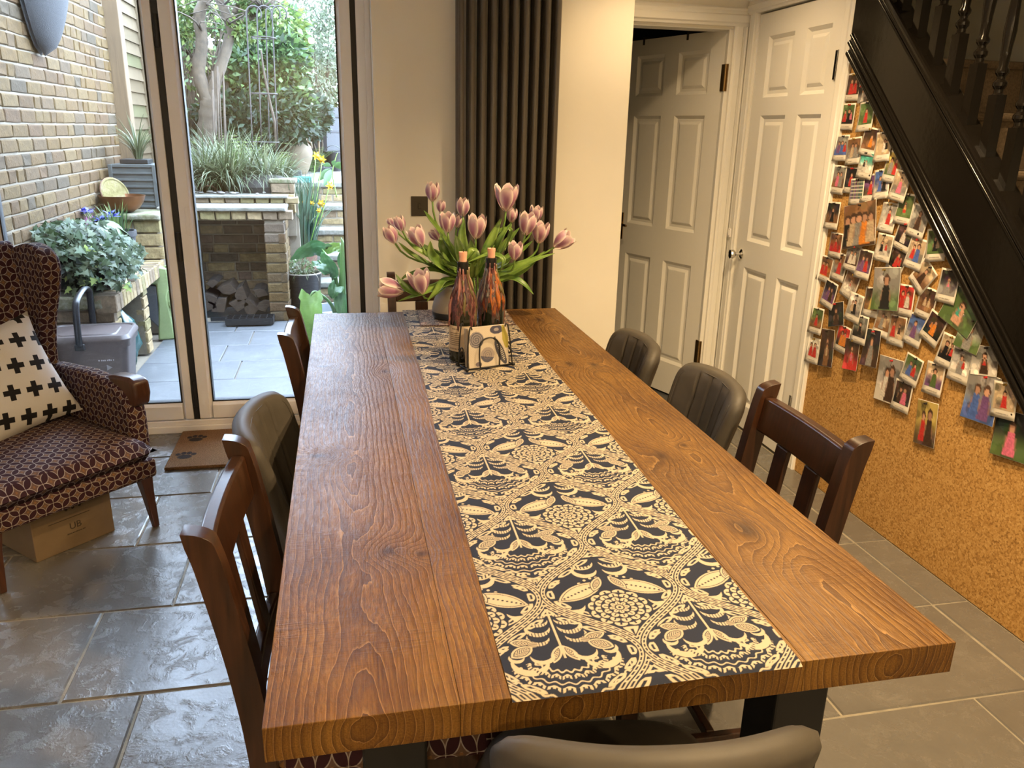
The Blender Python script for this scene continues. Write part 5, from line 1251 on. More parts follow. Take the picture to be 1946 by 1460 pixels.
# ================================================================== garden: plants and loose things
M_leafcol = Mat('foliage', .5, 0, .35); _a = M_leafcol.attr('col'); M_leafcol.color(_a); nt = M_leafcol.nt
tr_ = nt.nodes.new('ShaderNodeBsdfTranslucent'); nt.links.new(_a.so, tr_.inputs[0]); mx_ = nt.nodes.new('ShaderNodeMixShader'); mx_.inputs[0].default_value = .35
nt.links.new(M_leafcol.b.outputs[0], mx_.inputs[1]); nt.links.new(tr_.outputs[0], mx_.inputs[2]); nt.links.new(mx_.outputs[0], nt.nodes['Material Output'].inputs[0]); M_leafcol = M_leafcol.m
def leaf_cloud(name, blobs, n, size, cols, parent, aspect=.5, seed=0, droop=.2, shell=.55, tips=None):
    """blobs: (cx,cy,cz,rx,ry,rz); leaves sit mostly near the surface of the blobs; cols: list of colours"""
    rg = np.random.default_rng(seed); vol = np.array([b[3]*b[4]*b[5] for b in blobs])**(2/3); pr = vol/vol.sum(); bi = rg.choice(len(blobs), n, p=pr); B = np.array(blobs)[bi]
    d = rg.normal(size=(n, 3)); d /= np.linalg.norm(d, axis=1)[:, None]; r = (shell+(1-shell)*rg.random(n))**.7; c = B[:, :3]+d*B[:, 3:]*r[:, None]
    out = d*.7+rg.normal(size=(n, 3))*.6+np.array([0, 0, -droop]); out /= np.linalg.norm(out, axis=1)[:, None]
    s_ = np.cross(out, rg.normal(size=(n, 3))); s_ /= np.linalg.norm(s_, axis=1)[:, None]; nn = np.cross(out, s_)
    L = size*(.6+.8*rg.random(n))[:, None]; Wd = L*aspect*.5
    V = np.stack([c, c+out*L*.45+s_*Wd+nn*L*.08, c+out*L, c+out*L*.45-s_*Wd+nn*L*.08], 1).reshape(-1, 3); F = np.arange(4*n).reshape(n, 4)
    col = np.array(cols)[rg.integers(0, len(cols), n)]*(.7+.6*rg.random((n, 1))); C = np.repeat(col, 4, 0)
    o = obj(name, fast_mesh(name, V, F, M_leafcol, C), None, parent); o['kind'] = 'stuff'; return o
def blades(name, base, n, L, wd, cols, parent, spread=.9, arch=1.0, seed=0, rad=.03):
    rg = np.random.default_rng(seed); k = 6; V = np.zeros((n, k+1, 2, 3)); C = np.zeros((n, k+1, 2, 3)); cols = np.array(cols)
    for i in range(n):
        a = rg.random()*2*PI; l = L*(.6+.6*rg.random()); sp_ = spread*(.25+.9*rg.random()); p_ = np.array(base)+np.array([math.cos(a), math.sin(a), 0])*rad*rg.random(); an = .15*rg.random()
        sd = np.array([-math.sin(a), math.cos(a), 0]); c_ = cols[rg.integers(len(cols))]*(.7+.6*rg.random())
        for j in range(k+1):
            t = j/k; w_ = wd*(1-t**2.2)+.0004; V[i, j, 0] = p_-sd*w_; V[i, j, 1] = p_+sd*w_; C[i, j] = c_*(.75+.4*t)
            an += sp_*arch/k*1.5; p_ = p_+np.array([math.cos(a)*math.sin(an), math.sin(a)*math.sin(an), math.cos(an)])*l/k
    idx = np.arange(n*(k+1)*2).reshape(n, k+1, 2); F = np.stack([idx[:, :-1, 0], idx[:, :-1, 1], idx[:, 1:, 1], idx[:, 1:, 0]], -1).reshape(-1, 4)
    o = obj(name, fast_mesh(name, V.reshape(-1, 3), F, M_leafcol, C.reshape(-1, 3), True), None, parent); o['kind'] = 'stuff'; return o
def branch(parent, pts, r0, r1, mt, name='branch', n=9, sp_=5):
    P = spline(pts, sp_); m = MB(); m.tube(P, [lerp(r0, r1, i/(len(P)-1))*(1+.06*math.sin(i*2.1)) for i in range(len(P))], n); return m.build(name, mt, parent, smooth=PI)
A = lambda u, v, Y: Vector(at(u, v, Y))
M_trunk = plain('grey_bark', (0.0532,0.038,0.0228), .9, var=.35, vscale=25., bump=1., bscale=40.); M_twig = plain('brown_twig', (0.0435,0.0301,0.0184), .9, var=.3)
DG = [(0.0117,0.0251,0.01), (0.0167,0.0334,0.0117), (0.01,0.0201,0.01), (0.0201,0.0368,0.0167)]; MG = [(0.0435,0.0806,0.0234), (0.0638,0.107,0.0334), (0.0334,0.0638,0.0201), (0.0836,0.131,0.0435)]; YG = [(0.127,0.167,0.0401), (0.0935,0.141,0.0334), (0.16,0.191,0.0669)]
PGR = [(0.125,0.146,0.0874), (0.15,0.168,0.11), (0.0996,0.124,0.0702), (0.171,0.186,0.134)]; BG = [(0.0234,0.0435,0.0301), (0.0334,0.0568,0.0401), (0.0167,0.0301,0.0201), (0.0669,0.0935,0.0736)]
# tree with a forked trunk
tree = thing('garden_tree', 'tree with a grey forked trunk in the raised bed', 'tree', tuple(A(393, 258, 7.2)))
O = tree.location.copy(); rel = lambda l: [A(*q)-O for q in l]
branch(tree, rel([(392,330,7.2),(393,260,7.2),(396,215,7.2),(400,188,7.2)]), .088, .078, M_trunk, 'trunk', 12)
branch(tree, rel([(398,200,7.2),(378,140,7.2),(384,80,7.18),(378,30,7.15),(395,-10,7.1),(420,-60,7.1)]), .060, .042, M_trunk, 'limb', 10)
branch(tree, rel([(396,205,7.2),(412,150,7.22),(430,95,7.25),(437,50,7.3),(422,10,7.35),(405,-20,7.4)]), .054, .036, M_trunk, 'limb', 10)
branch(tree, rel([(436,50,7.3),(468,38,7.35),(500,15,7.4),(530,-10,7.5)]), .035, .02, M_trunk, 'limb')
branch(tree, rel([(445,25,7.3),(455,0,7.3),(462,-30,7.3)]), .025, .015, M_trunk, 'limb')
for k in range(26):
    u0, v0 = random.choice(((384,60),(380,20),(437,45),(425,10),(500,15))); branch(tree, rel([(u0,v0,7.2),(u0+random.uniform(-40,40),v0-random.uniform(5,40),7.2+random.uniform(-.3,.4)),(u0+random.uniform(-90,80),v0-random.uniform(-30,70),7.2+random.uniform(-.5,.8))]), .010, .003, M_twig, 'twig', 5, 3)
leaf_cloud('foliage', [tuple(A(u, v, 7.3)-O)+(0.15,0.167,0.1) for u, v in ((350,10),(420,-40),(480,0),(520,30),(460,60),(345,60))], 2600, .05, YG+MG[:2], tree, .55, 3, .3, .1)
# stakes
for k in range(7):
    b = A(402+k*4, 262, 6.9+.05*k); t = A(404+k*3.5+random.uniform(-4, 4), 120+random.uniform(0, 60), 6.95+.05*k); m = MB(); m.tube([b-Vector((0,0,.35)), t], .008, 6); o = m.build('bamboo_cane', M_twig, smooth=PI); tag(o, 'thin cane standing in the raised bed beside the tree trunk', 'cane', 'canes beside the tree')
# obelisk
ob = thing('plant_obelisk', 'rusty wire plant obelisk with looped tops in the raised bed', 'plant support', tuple(A(505, 285, 6.75))); O = ob.location.copy(); M_rust = plain('rusty_wire', (0.0167,0.0117,0.00935), .7)
for (u0, u1, dY) in ((480,468,-.1),(497,488,.0),(528,517,.02),(512,505,.15)):
    m = MB(); a, b = A(u0, 285, 6.75+dY)-O, A(u1, 25, 6.75+dY)-O; lp = [b+Vector((.06*(1-math.cos(t)), 0, .06*math.sin(t))) for t in np.linspace(0, PI*1.25, 10)]; m.tube([a]+[a.lerp(b, t) for t in (.3, .6)]+[b]+lp[1:], .0065, 6); m.build('rod', M_rust, ob, smooth=PI)
for v, r_ in ((178, .115), (72, .10), (270, .13)):
    c = A(501, v, 6.78)-O; m = MB(); m.tube([c+Vector((r_*math.cos(t), r_*math.sin(t), 0)) for t in np.linspace(0, 2*PI, 24, endpoint=False)], .005, 6, closed=True); m.build('ring', M_rust, ob, smooth=PI)
branch(ob, [A(*q)-O for q in ((526,285,6.8),(522,235,6.8),(512,190,6.8),(502,140,6.75),(496,95,6.75))], .014, .007, M_twig, 'climbing_stem')
# shrubs
def shrub(name, label, pos, blobs, n, size, cols, aspect=.5, stems=5, seed=0, cat='shrub', h=1.0):
    t = thing(name, label, cat, tuple(pos), 0, 'shrubs beyond the raised bed'); O = t.location
    for k in range(stems):
        b = blobs[k % len(blobs)]; m = Vector((b[0]*.5+random.uniform(-.1, .1), b[1]*.5, b[2]*.5)); branch(t, [(random.uniform(-.1, .1), random.uniform(-.1, .1), 0), m, (b[0], b[1], b[2])], .018, .006, M_twig, 'stem', 6, 4)
    leaf_cloud('foliage', blobs, n, size, cols, t, aspect, seed); return t
G0 = .93
def gpos(u, v, Y): p_ = A(u, v, Y); return Vector((p_.x, p_.y, G0))
def ub(pos, l): return [tuple(A(u, v, Y)-Vector(pos))+(rx, ry, rz) for (u, v, Y, rx, ry, rz) in l]
q = gpos(520, 200, 8.4); shrub('laurel_shrub', 'glossy mid green shrub behind the plant obelisk', q, ub(q, [(495,150,8.4,.40,.4,.42),(535,130,8.5,.28,.4,.42),(530,200,8.3,.38,.35,.34),(470,190,8.5,.3,.3,.4),(565,200,8.5,.16,.3,.25)]), 7000, .085, MG+DG[:2], .45, 8, 11)
q = gpos(520, 100, 8.9); shrub('yellow_green_shrub', 'tall yellow green shrub arching over the obelisk', q, ub(q, [(510,60,8.8,.42,.4,.3),(480,90,8.7,.35,.3,.3),(540,90,8.9,.28,.3,.25),(450,20,8.9,.4,.4,.3)]), 4200, .09, YG+MG[2:], .5, 6, 12)
q = gpos(600, 80, 9.6); shrub('olive_tree', 'tall pale grey green tree at the right of the garden view', q, ub(q, [(595,60,9.6,.42,.5,.75),(560,0,9.7,.5,.5,.6),(640,60,9.8,.25,.4,.7),(600,140,9.5,.38,.4,.4),(540,60,9.8,.3,.4,.5),(630,-20,9.8,.35,.5,.5)]), 9000, .055, PGR, .4, 7, 13, 'tree')
q = gpos(360, 120, 8.3); shrub('twiggy_shrub', 'bare twiggy shrub against the fence behind the tree', q, ub(q, [(355,60,8.3,.4,.4,.5),(370,160,8.2,.35,.35,.4),(345,-10,8.3,.5,.4,.4)]), 1500, .06, YG+MG+PGR[:1], .5, 14, 14)
for k in range(60):
    t = [o for o in bpy.data.objects if o.name == 'twiggy_shrub'][0]; O = t.location; u0 = random.uniform(335, 420); branch(t, [A(u0, 255, 8.2)-O, A(u0+random.uniform(-20,20), 160, 8.2)-O, A(u0+random.uniform(-50,40), random.uniform(20,120), 8.3)-O, A(u0+random.uniform(-80,60), random.uniform(-60,80), 8.3)-O], .011, .003, M_twig, 'stem', 5, 3)
q = gpos(600, 230, 9.0); shrub('dark_shrub', 'dark leafy shrub right of the clay urn', q, ub(q, [(598,218,9.0,.17,.25,.2),(580,235,8.9,.2,.2,.18)]), 2200, .085, BG+DG, .4, 5, 15)
q = gpos(470, 240, 7.9); shrub('evergreen_shrub', 'dark evergreen shrub low behind the ferns', q, ub(q, [(490,230,8.0,.45,.3,.25),(430,225,8.0,.3,.3,.25),(540,225,8.1,.35,.3,.25)]), 3400, .075, DG, .45, 5, 16)
q = gpos(345, 30, 10.4); shrub('back_hedge', 'tall hedge closing the end of the garden', q, [(-.5+x*.85, .3, 1.0+.25*math.sin(x*2), .7, .5, 1.2) for x in range(5)]+[(2.6, .2, .5, .6, .5, .8), (3.6, .2, .9, .7, .5, 1.1)], 11000, .10, MG+YG[:1]+PGR[:2]+DG, .5, 6, 17, 'hedge')
# ferns
def fern(pos, n, L, cols, label, seed):
    t = thing('fern', label, 'fern', tuple(pos), 0, 'ferns in the raised bed'); rg = random.Random(seed)
    V, F, C = [], [], []
    for k in range(n):
        a = rg.uniform(0, 2*PI); el = rg.uniform(.9, 1.45); l = L*rg.uniform(.7, 1.1); p_ = Vector((0, 0, 0)); an = el
        for j in range(18):
            t_ = j/18; d = Vector((math.cos(a)*math.cos(an), math.sin(a)*math.cos(an), math.sin(an))); sd = Vector((-math.sin(a), math.cos(a), 0)); w_ = l*.17*math.sin(PI*min(1, t_*.9+.12)); c = np.array(rg.choice(cols))*rg.uniform(.8, 1.2)
            for s_ in (-1, 1):
                b = len(V); V += [p_, p_+sd*s_*w_*.5+d*l*.022, p_+sd*s_*w_+d*l*.03, p_+sd*s_*w_*.5+d*l*-.012]; F.append((b, b+1, b+2, b+3)); C += [c]*4
            p_ = p_+d*l/18; an -= .075
    o = obj('fronds', fast_mesh('fronds', [tuple(v) for v in V], F, M_leafcol, C), None, t); o['kind'] = 'stuff'
fern(gpos(440, 240, 7.5), 16, .75, YG, 'tall yellow green fern beside the tree trunk', 1)
fern(gpos(520, 262, 7.4), 16, .45, YG, 'low yellow green fern left of the clay urn', 2)
fern(gpos(475, 262, 7.2), 12, .4, YG+MG, 'low fern in front of the evergreen shrub', 3)
fern(gpos(590, 225, 8.7), 9, .5, MG, 'fern hanging over the black bucket', 4)
# strappy grasses along the bed edge
GC = [(0.0417,0.0562,0.0226), (0.0628,0.079,0.0351), (0.0335,0.0449,0.0175), (0.125,0.134,0.075)]
for k, (u, v, Y, L, lab) in enumerate(((385,300,6.15,.42,'strappy grass clump at the left end of the raised bed'),(425,305,6.1,.44,'strappy grass clump in front of the tree trunk'),(465,312,6.2,.40,'strappy grass clump at the middle of the raised bed'),(505,318,6.15,.40,'strappy grass clump behind the brick pier'),(535,326,6.3,.30,'strappy grass clump arching over the brick pier'),(440,340,6.0,.36,'strappy grass clump spilling over the ledge'),(400,335,6.05,.36,'strappy grass clump spilling over a broken pot'),(490,285,6.7,.34,'strappy grass clump below the obelisk'),(415,275,6.7,.36,'strappy grass clump at the foot of the tree'))):
    t = thing('grass_clump', lab, 'grass', tuple(A(u, v+22, Y)), 0, 'strappy grasses in the raised bed'); t.location.z = max(.925, t.location.z-.16); blades('blades', (0,0,.0), 190, L*1.25, .0048, GC, t, 1.15, 1.35, 20+k, .06)
t = thing('upright_grass', 'upright light green grass tuft among the strappy clumps', 'grass', tuple(A(445, 318, 6.12))); t.location.z = .93; blades('blades', (0,0,0), 70, .36, .004, YG+MG, t, .35, 1., 41)
# broken pot and rocks in the bed
m = MB(); m.lathe([(.06, 0), (.09, .12), (.1, .12), (.1, .15), (.09, .15), (.052, .01)], 18, close=True); o = m.build('terracotta_pot', plain('terracotta', (0.114,0.0468,0.0284), .8, var=.15)); p_ = A(388, 360, 5.95); o.location = (p_.x, p_.y+.12, .95); o.rotation_euler = (1.9, .3, .4); o.scale = (.7, .7, .7); tag(o, 'terracotta pot lying on its side in the raised bed', 'pot')
m = MB(); m.lathe([(.0001, 0), (.16, 0), (.19, .06), (.16, .13), (.09, .16), (.0001, .165)], 14); o = m.build('rock', plain('dark_rock', (0.0334,0.0284,0.0251), .85, var=.3, bump=.6, bscale=30.), smooth=.8); p_ = A(500, 358, 6.05); o.location = (p_.x, p_.y, .92); o.scale = (1.3, .8, .9); tag(o, 'dark rock behind the ledge of the raised bed', 'rock')
# fence along the side, end boards and posts
M_fence = pick('weathered_board', [(0.079,0.0582,0.0325), (0.0904,0.0667,0.0391), (0.0713,0.0511,0.0276), (0.0627,0.0562,0.0251)], .85, .2, 14., .4, 60., .2, .003)
fe = thing('lap_fence', 'weathered overlapping board fence beyond the brick wall', 'fence')
for k in range(17):
    z = .90+k*.098; m = MB(); m.add([(-2.0, 6.22, z), (-2.0, 11.0, z), (-1.982, 11.0, z), (-1.982, 6.22, z), (-2.008, 6.22, z+.115), (-2.008, 11.0, z+.115), (-2.0, 11.0, z+.115), (-2.0, 6.22, z+.115)], [(3,2,1,0),(4,5,6,7),(0,1,5,4),(1,2,6,5),(2,3,7,6),(3,0,4,7)]); m.build('board', M_fence, fe)
for y in (7.0, 8.8, 10.6): m = MB(); m.box(-2.03, -1.95, y, y+.05, .6, 2.6); m.build('batten', M_fence, fe)
en = thing('end_fence', 'dark board fence closing the far end of the garden', 'fence')
for k in range(30):
    m = MB(); m.box(-2.1+k*.16, -1.955+k*.16, 11.6, 11.63, .5, 2.45+.02*(k % 3)); m.build('board', M_fence, en)
M_post = chair_wood('rough_timber_post', (0.0722,0.0441,0.0198), (0.114,0.0722,0.0342), .8)
m = MB(); m.box(-2.02, -1.905, 6.03, 6.15, .82, 2.9); o = m.build('timber_post', M_post, bevel=.006); tag(o, 'rough timber post at the end of the brick wall', 'post')
m = MB(); m.box(-2.02, -1.93, 6.16, 6.22, .82, 2.9); o = m.build('timber_batten', plain('pale_batten', (0.0836,0.0737,0.06), .8, var=.1, vscale=9.), bevel=.004); tag(o, 'pale upright batten between the post and the board fence', 'batten')
# pod shaped ornament on the brick wall
M_pod = plain('grey_felt_stone', (0.0326,0.0326,0.0337), .9, var=.25, vscale=160., bump=.8, bscale=220.)
pd = thing('wall_pod', 'grey pod shaped planter hanging on the brick wall', 'wall planter', (-1.985, 4.47, 1.79)); rows = []
for j in range(20):
    t = j/19; z = .95*t; w_ = .31*math.sin(min(1., t*1.15)*PI/2)**.50*(1-.25*max(0, t-.75)/.25); rows.append([(.02+.20*w_/.31*math.sin(a), -w_*math.cos(a)+.02*t, z) for a in np.linspace(0, PI, 17)])
m = MB(); m.grid(rows); m.grid([[(0.0, y, z) for x, y, z in r_] for r_ in rows]); m.build('shell', M_pod, pd, smooth=1.2)
m = MB(); m.tube([(.02, -.05, .95), (.01, 0, 1.05), (.02, .05, .95)], .006, 6); m.build('hanger', M_rust, pd)
# slatted planter with grass
M_zinc = plain('zinc_grey', (0.0568,0.0638,0.062), .5, .3, var=.15); pl_ = thing('slatted_planter', 'grey slatted planter on the terrace by the brick wall', 'planter', tuple(A(267, 378, 5.62))); pl_.location.z = .846; w0 = .145
m = MB(); m.box(-w0+.012, w0-.012, -w0+.012, w0-.012, 0, .31); m.build('liner', M_zinc, pl_)
for k in range(7):
    z = .01+k*.047; e_ = .014 if k < 6 else .02; m = MB(); m.box(-w0, w0, -w0, w0, z, z+e_); m.build('slat', M_zinc, pl_, bevel=.002)
for sx in (-1, 1):
    for sy in (-1, 1): m = MB(); m.box(sx*w0-.012, sx*w0+.012, sy*w0-.012, sy*w0+.012, 0, .31); m.build('corner_post', M_zinc, pl_, bevel=.002)
m = MB(); m.box(-.09, .10, -.09, .09, .315, .345); m.build('inner_tray', M_blackpl, pl_, bevel=.004)
t = thing('planter_grass', 'arching grass growing from the grey slatted planter', 'grass', tuple(pl_.location+Vector((.02, 0, .345)))); blades('blades', (0,0,0), 70, .34, .004, GC, t, .9, 1.2, 61)
# copper bowl and leaning lid
cb = A(219, 404, 5.25); m = MB(); m.lathe([(.0001, 0), (.06, .003), (.105, .03), (.135, .07), (.150, .115), (.146, .115), (.13, .072), (.10, .035), (.055, .01), (.0001, .008)], 36); o = m.build('copper_bowl', plain('hammered_copper', (0.167,0.0705,0.0334), .35, .85, var=.2, vscale=14., bump=.3, bscale=40.), smooth=.9); o.location = (max(cb.x, -1.845), 5.25, .846); tag(o, 'copper bowl on the terrace beside the grey planter', 'bowl')
ld = thing('round_lid', 'round mossy wooden lid leaning on the brick wall behind the copper bowl', 'lid'); m = MB(); m.lathe([(.0001, 0), (.15, 0), (.155, .006), (.155, .022), (.14, .026), (.13, .018), (.0001, .018)], 32); m.build('lid_face', mossy('mossy_wood', (0.0736,0.0602,0.0201), (0.12,0.1,0.0401), (0.141,0.114,0.0669)), ld, smooth=.6)
m = MB(); m.tube([(.153*math.cos(t), .153*math.sin(t), .012) for t in np.linspace(0, 2*PI, 32, endpoint=False)], .008, 8, closed=True); m.build('rim', plain('lid_rim', (0.1,0.0468,0.0251), .7), ld, smooth=PI)
lp = A(219, 358, 5.72); ld.matrix_world = Matrix.Translation((-1.915, 5.34, .962)) @ Vector((.78, -.52, .36)).to_track_quat('Z', 'Y').to_matrix().to_4x4() @ Matrix.Scale(.74, 4)
# ivy on the shelf
iv = thing('potted_ivy', 'mound of variegated ivy growing on the brick shelf', 'ivy', (-1.80, 4.12, .535))
m = MB(); m.box(-.17, .15, -.12, .25, 0, .10); m.build('trough', plain('brown_trough', (0.0234,0.0167,0.0134), .8), iv, bevel=.01)
IV = [(0.0251,0.0449,0.0151), (0.0376,0.0599,0.025), (0.0669,0.0936,0.0478), (0.0209,0.0337,0.01), (0.092,0.112,0.0605)]
def ivy_leaves(parent, blobs, n, size, cols, seed, tips):
    rg = np.random.default_rng(seed); V, F, C = [], [], []; out = [(0,0),(.28,-.42),(.32,-.1),(.72,-.25),(.55,.0),(1,.0),(.55,.0),(.72,.25),(.32,.1),(.28,.42)]
    out = [(0,0),(.15,-.45),(.45,-.2),(.62,-.42),(.66,-.14),(1,0),(.66,.14),(.62,.42),(.45,.2),(.15,.45)]
    for k in range(n):
        b = blobs[rg.integers(len(blobs))]; d = rg.normal(size=3); d[2] = abs(d[2])*.9-.15; d /= np.linalg.norm(d); c = np.array(b[:3])+d*np.array(b[3:])*(.8+.25*rg.random())
        nn = d*.8+np.array([.35, -.55, .35])+rg.normal(size=3)*.35; nn /= np.linalg.norm(nn); a = np.cross(nn, rg.normal(size=3)); a /= np.linalg.norm(a); a = a*.8+np.array([0, 0, -.45]); a -= nn*(a@nn); a /= np.linalg.norm(a); s_ = np.cross(nn, a); L = size*(.6+.7*rg.random()); c_ = np.array(cols[rg.integers(len(cols))])*(.75+.5*rg.random()); i0 = len(V)
        if rg.random() < tips: c_ = np.array([.36,.45,.14])
        for (p_, q_) in out: V.append(tuple(c+a*p_*L+s_*q_*L+nn*(-.25*abs(q_)*L))); C.append(c_*(1.0 if p_ < .9 else 1.1))
        F.append([i0+j for j in range(10)])
    me = bpy.data.meshes.new('foliage'); me.from_pydata(V, [], F); me.update(); at2 = me.color_attributes.new('col', 'FLOAT_COLOR', 'POINT'); cc_ = np.ones((len(V), 4), np.float32); cc_[:, :3] = np.array(C); at2.data.foreach_set('color', cc_.ravel()); o = obj('foliage', me, M_leafcol, parent); o['kind'] = 'stuff'; return o
ivy_leaves(iv, [(0,0,.20,.22,.30,.17), (.10,-.12,.14,.17,.20,.14), (-.08,-.10,.25,.15,.2,.13), (.10,.18,.14,.15,.2,.14)], 1300, .055, IV, 5, .015); ivy_leaves(iv, [(.20,.05,.07,.06,.25,.10), (.12,-.24,.05,.15,.06,.10)], 160, .05, IV, 6, .15)
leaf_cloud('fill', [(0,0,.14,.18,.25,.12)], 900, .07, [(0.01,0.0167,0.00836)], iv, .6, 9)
# iris pot
ip = thing('iris_pot', 'dark pot of small blue irises behind the ivy', 'potted plant', (-1.80, 4.83, .535)); m = MB(); m.lathe([(.085, 0), (.11, .20), (.118, .20), (.118, .235), (.108, .235), (.10, .2), (.0001, .2)], 26); m.build('pot', plain('dark_bark_pot', (0.0184,0.0167,0.0167), .8, var=.4, vscale=30., bump=.6), ip, smooth=.7)
blades('blades', (0,0,.2), 60, .20, .005, MG+YG[:1], ip, .45, 1., 71, .08)
M_iris = plain('iris_blue', (.055,.06,.36), .6, var=.3, vscale=60.)
for k in range(11):
    a = random.uniform(0, 2*PI); c = Vector((-.09+.12*random.uniform(-1, 1.3), .05*random.uniform(-1, 1), .31+random.uniform(-.03, .05))); m = MB()
    for j in range(6):
        b = j*PI/3+a; d = Vector((math.cos(b), math.sin(b), .55 if j % 2 else .05)).normalized(); s_ = Vector((-math.sin(b), math.cos(b), 0)); m.add([c, c+d*.026+s_*.015, c+d*.052, c+d*.026-s_*.015], [(0,1,2,3)])
    fl = m.build('flower', M_iris, ip); m = MB(); m.tube([(c.x*.6, c.y, .2), tuple(c)], .0025, 5); m.build('stalk', M_stem, ip)
cy = thing('cyclamen', 'round leaved plant with a pink flower among the ivy', 'plant', (-1.86, 4.35, .60)); 
for (dx, dy, dz, r_) in ((-.10,-.05,.25,.07), (.12,.12,.22,.075), (.16,.2,.19,.07), (-.02,.1,.26,.05)):
    m = MB(); m.lathe([(.0001, .005), (r_*.6, .010), (r_, 0)], 14); o = m.build('leaf', plain('cyc_leaf', (0.0435,0.0736,0.0167), .5) if 'cyc_leaf' not in bpy.data.materials else bpy.data.materials['cyc_leaf'], cy, smooth=PI); o.location = (dx, dy, dz); o.rotation_euler = (.7, .3, random.uniform(0, 3)); m = MB(); m.tube([(dx*.3, dy*.3, -.05), (dx, dy, dz)], .003, 5); m.build('stalk', M_stem, cy)
m = MB()
for j in range(5): b = j*PI*.4; m.add([(0.01,0.0167,0.0904), (.03+.025*math.cos(b)-.008*math.sin(b), .05+.025*math.sin(b), .29), (.03+.03*math.cos(b), .05+.03*math.sin(b), .31), (.03+.025*math.cos(b)+.008*math.sin(b), .05+.025*math.sin(b), .29)], [(0,1,2,3)])
m.build('flower', plain('cyclamen_pink', (0.201,0.0736,0.15), .5), cy); m = MB(); m.tube([(.01,.02,-.05), (0.01,0.0167,0.0904)], .0025, 5); m.build('stalk', M_stem, cy)
# food waste caddy, tool and sacks
M_bin = plain('mauve_plastic', (0.0532,0.038,0.0334), .5, var=.06, vscale=6., bump=.06); M_hand = plain('black_handle', (0.00669,0.00736,0.00866), .4)
bn = thing('food_caddy', 'mauve plastic food waste caddy with a black carry handle on the patio', 'bin', (-1.685, 3.63, 0), math.radians(4))
def rr_loop(wx, wy, r, z, n=6):
    pts = []
    for cx, cy_, a0 in ((wx-r, wy-r, 0), (-wx+r, wy-r, PI/2), (-wx+r, -wy+r, PI), (wx-r, -wy+r, 1.5*PI)):
        for k in range(n): a = a0+PI/2*k/(n-1); pts.append((cx+r*math.cos(a), cy_+r*math.sin(a), z))
    return pts
def loft(loops, name, mt, parent, cap=True, bev=0):
    m = MB(); n = len(loops[0]); vs = [q for l in loops for q in l]; fs = [(i*n+k, i*n+(k+1) % n, (i+1)*n+(k+1) % n, (i+1)*n+k) for i in range(len(loops)-1) for k in range(n)]
    if cap: fs += [tuple(range(n-1, -1, -1)), tuple((len(loops)-1)*n+k for k in range(n))]
    m.add(vs, fs); return m.build(name, mt, parent, smooth=.6, bevel=bev)
loft([rr_loop(.165, .125, .04, 0), rr_loop(.195, .15, .045, .30), rr_loop(.197, .152, .045, .33), rr_loop(.207, .160, .045, .33), rr_loop(.209, .162, .045, .362)], 'body', M_bin, bn)
loft([rr_loop(.213, .166, .045, .362), rr_loop(.213, .166, .045, .372), rr_loop(.20, .153, .04, .392), rr_loop(.19, .143, .04, .392), rr_loop(.185, .138, .04, .385), rr_loop(.14, .10, .03, .385), rr_loop(.135, .095, .03, .391)], 'lid', M_bin, bn)
m = MB(); m.add([(-.20,-.08,.365),(-.28,-.07,.41),(-.28,.07,.41),(-.20,.08,.365),(-.20,-.08,.345),(-.275,-.065,.385),(-.275,.065,.385),(-.20,.08,.345)], [(0,1,2,3),(7,6,5,4),(0,4,5,1),(1,5,6,2),(2,6,7,3),(3,7,4,0)]); m.build('rear_grip', M_bin, bn, bevel=.006)
hp = [(-.02,-.172,.345), (-.02,-.175,.40), (-.015,-.165,.54), (-.01,-.13,.585), (0,0,.615), (-.01,.13,.585), (-.015,.165,.54), (-.02,.175,.40), (-.02,.172,.345)]
m = MB(); m.tube(spline(hp, 5), .013, 8, sx=1.3, sy=.7); m.build('handle', M_hand, bn, smooth=PI)
for s_ in (-1, 1):
    m = MB(); m.box(-.045, .005, s_*.172-.008, s_*.172+.008, .325, .36); m.build('pivot', M_hand, bn, bevel=.006)
plain('white_print', (.30,.29,.30), .6); scribble(bn, .05, .125, -.1475, .262, .008, bpy.data.materials['white_print'], 2); scribble(bn, .07, .12, -.142, .178, .006, bpy.data.materials['white_print'], 3); m = MB(); m.lathe([(.0001, 0), (.018, 0)], 3, M=Matrix.Translation((.095, -.146, .222)) @ Matrix.Rotation(PI/2-.09, 4, 'X')); m.build('logo', bpy.data.materials['white_print'], bn)
def sack(name, label, loc, s_, col, seed):
    rg = random.Random(seed); rows = []
    for j in range(15):
        t = j/14; r_ = math.sin(PI*min(1, t*.8+.12))**.6*(1 if t < .75 else 1-(t-.75)*2.6); rows.append([(s_[0]*r_*(1+.13*math.sin(5*a+j*.9+seed)+.07*rg.uniform(-1, 1))*math.cos(a), s_[1]*r_*(1+.13*math.sin(4*a+j)+.07*rg.uniform(-1, 1))*math.sin(a), s_[2]*t) for a in np.linspace(0, 2*PI, 20, endpoint=False)])
    m = MB(); n = 20; vs = [q for r_ in rows for q in r_]; m.add(vs, [(i*n+k, i*n+(k+1) % n, (i+1)*n+(k+1) % n, (i+1)*n+k) for i in range(14) for k in range(n)]+[tuple(range(n-1, -1, -1)), tuple(14*n+k for k in range(n))])
    o = m.build(name, plain('film_'+name+str(seed), col, .3, spec=.6, bump=.7, bscale=22.), smooth=PI); o.location = loc; tag(o, label, 'sack')
sack('refuse_sack', 'dark teal refuse sack beside the mauve caddy', (-1.90, 3.40, 0), (.13, .12, .42), (0.00401,0.00935,0.0117), 1)
sack('garden_sack', 'green plastic sack under the brick shelf', (-1.72, 4.32, 0), (.10, .10, .36), (0.00502,0.0435,0.0401), 2)
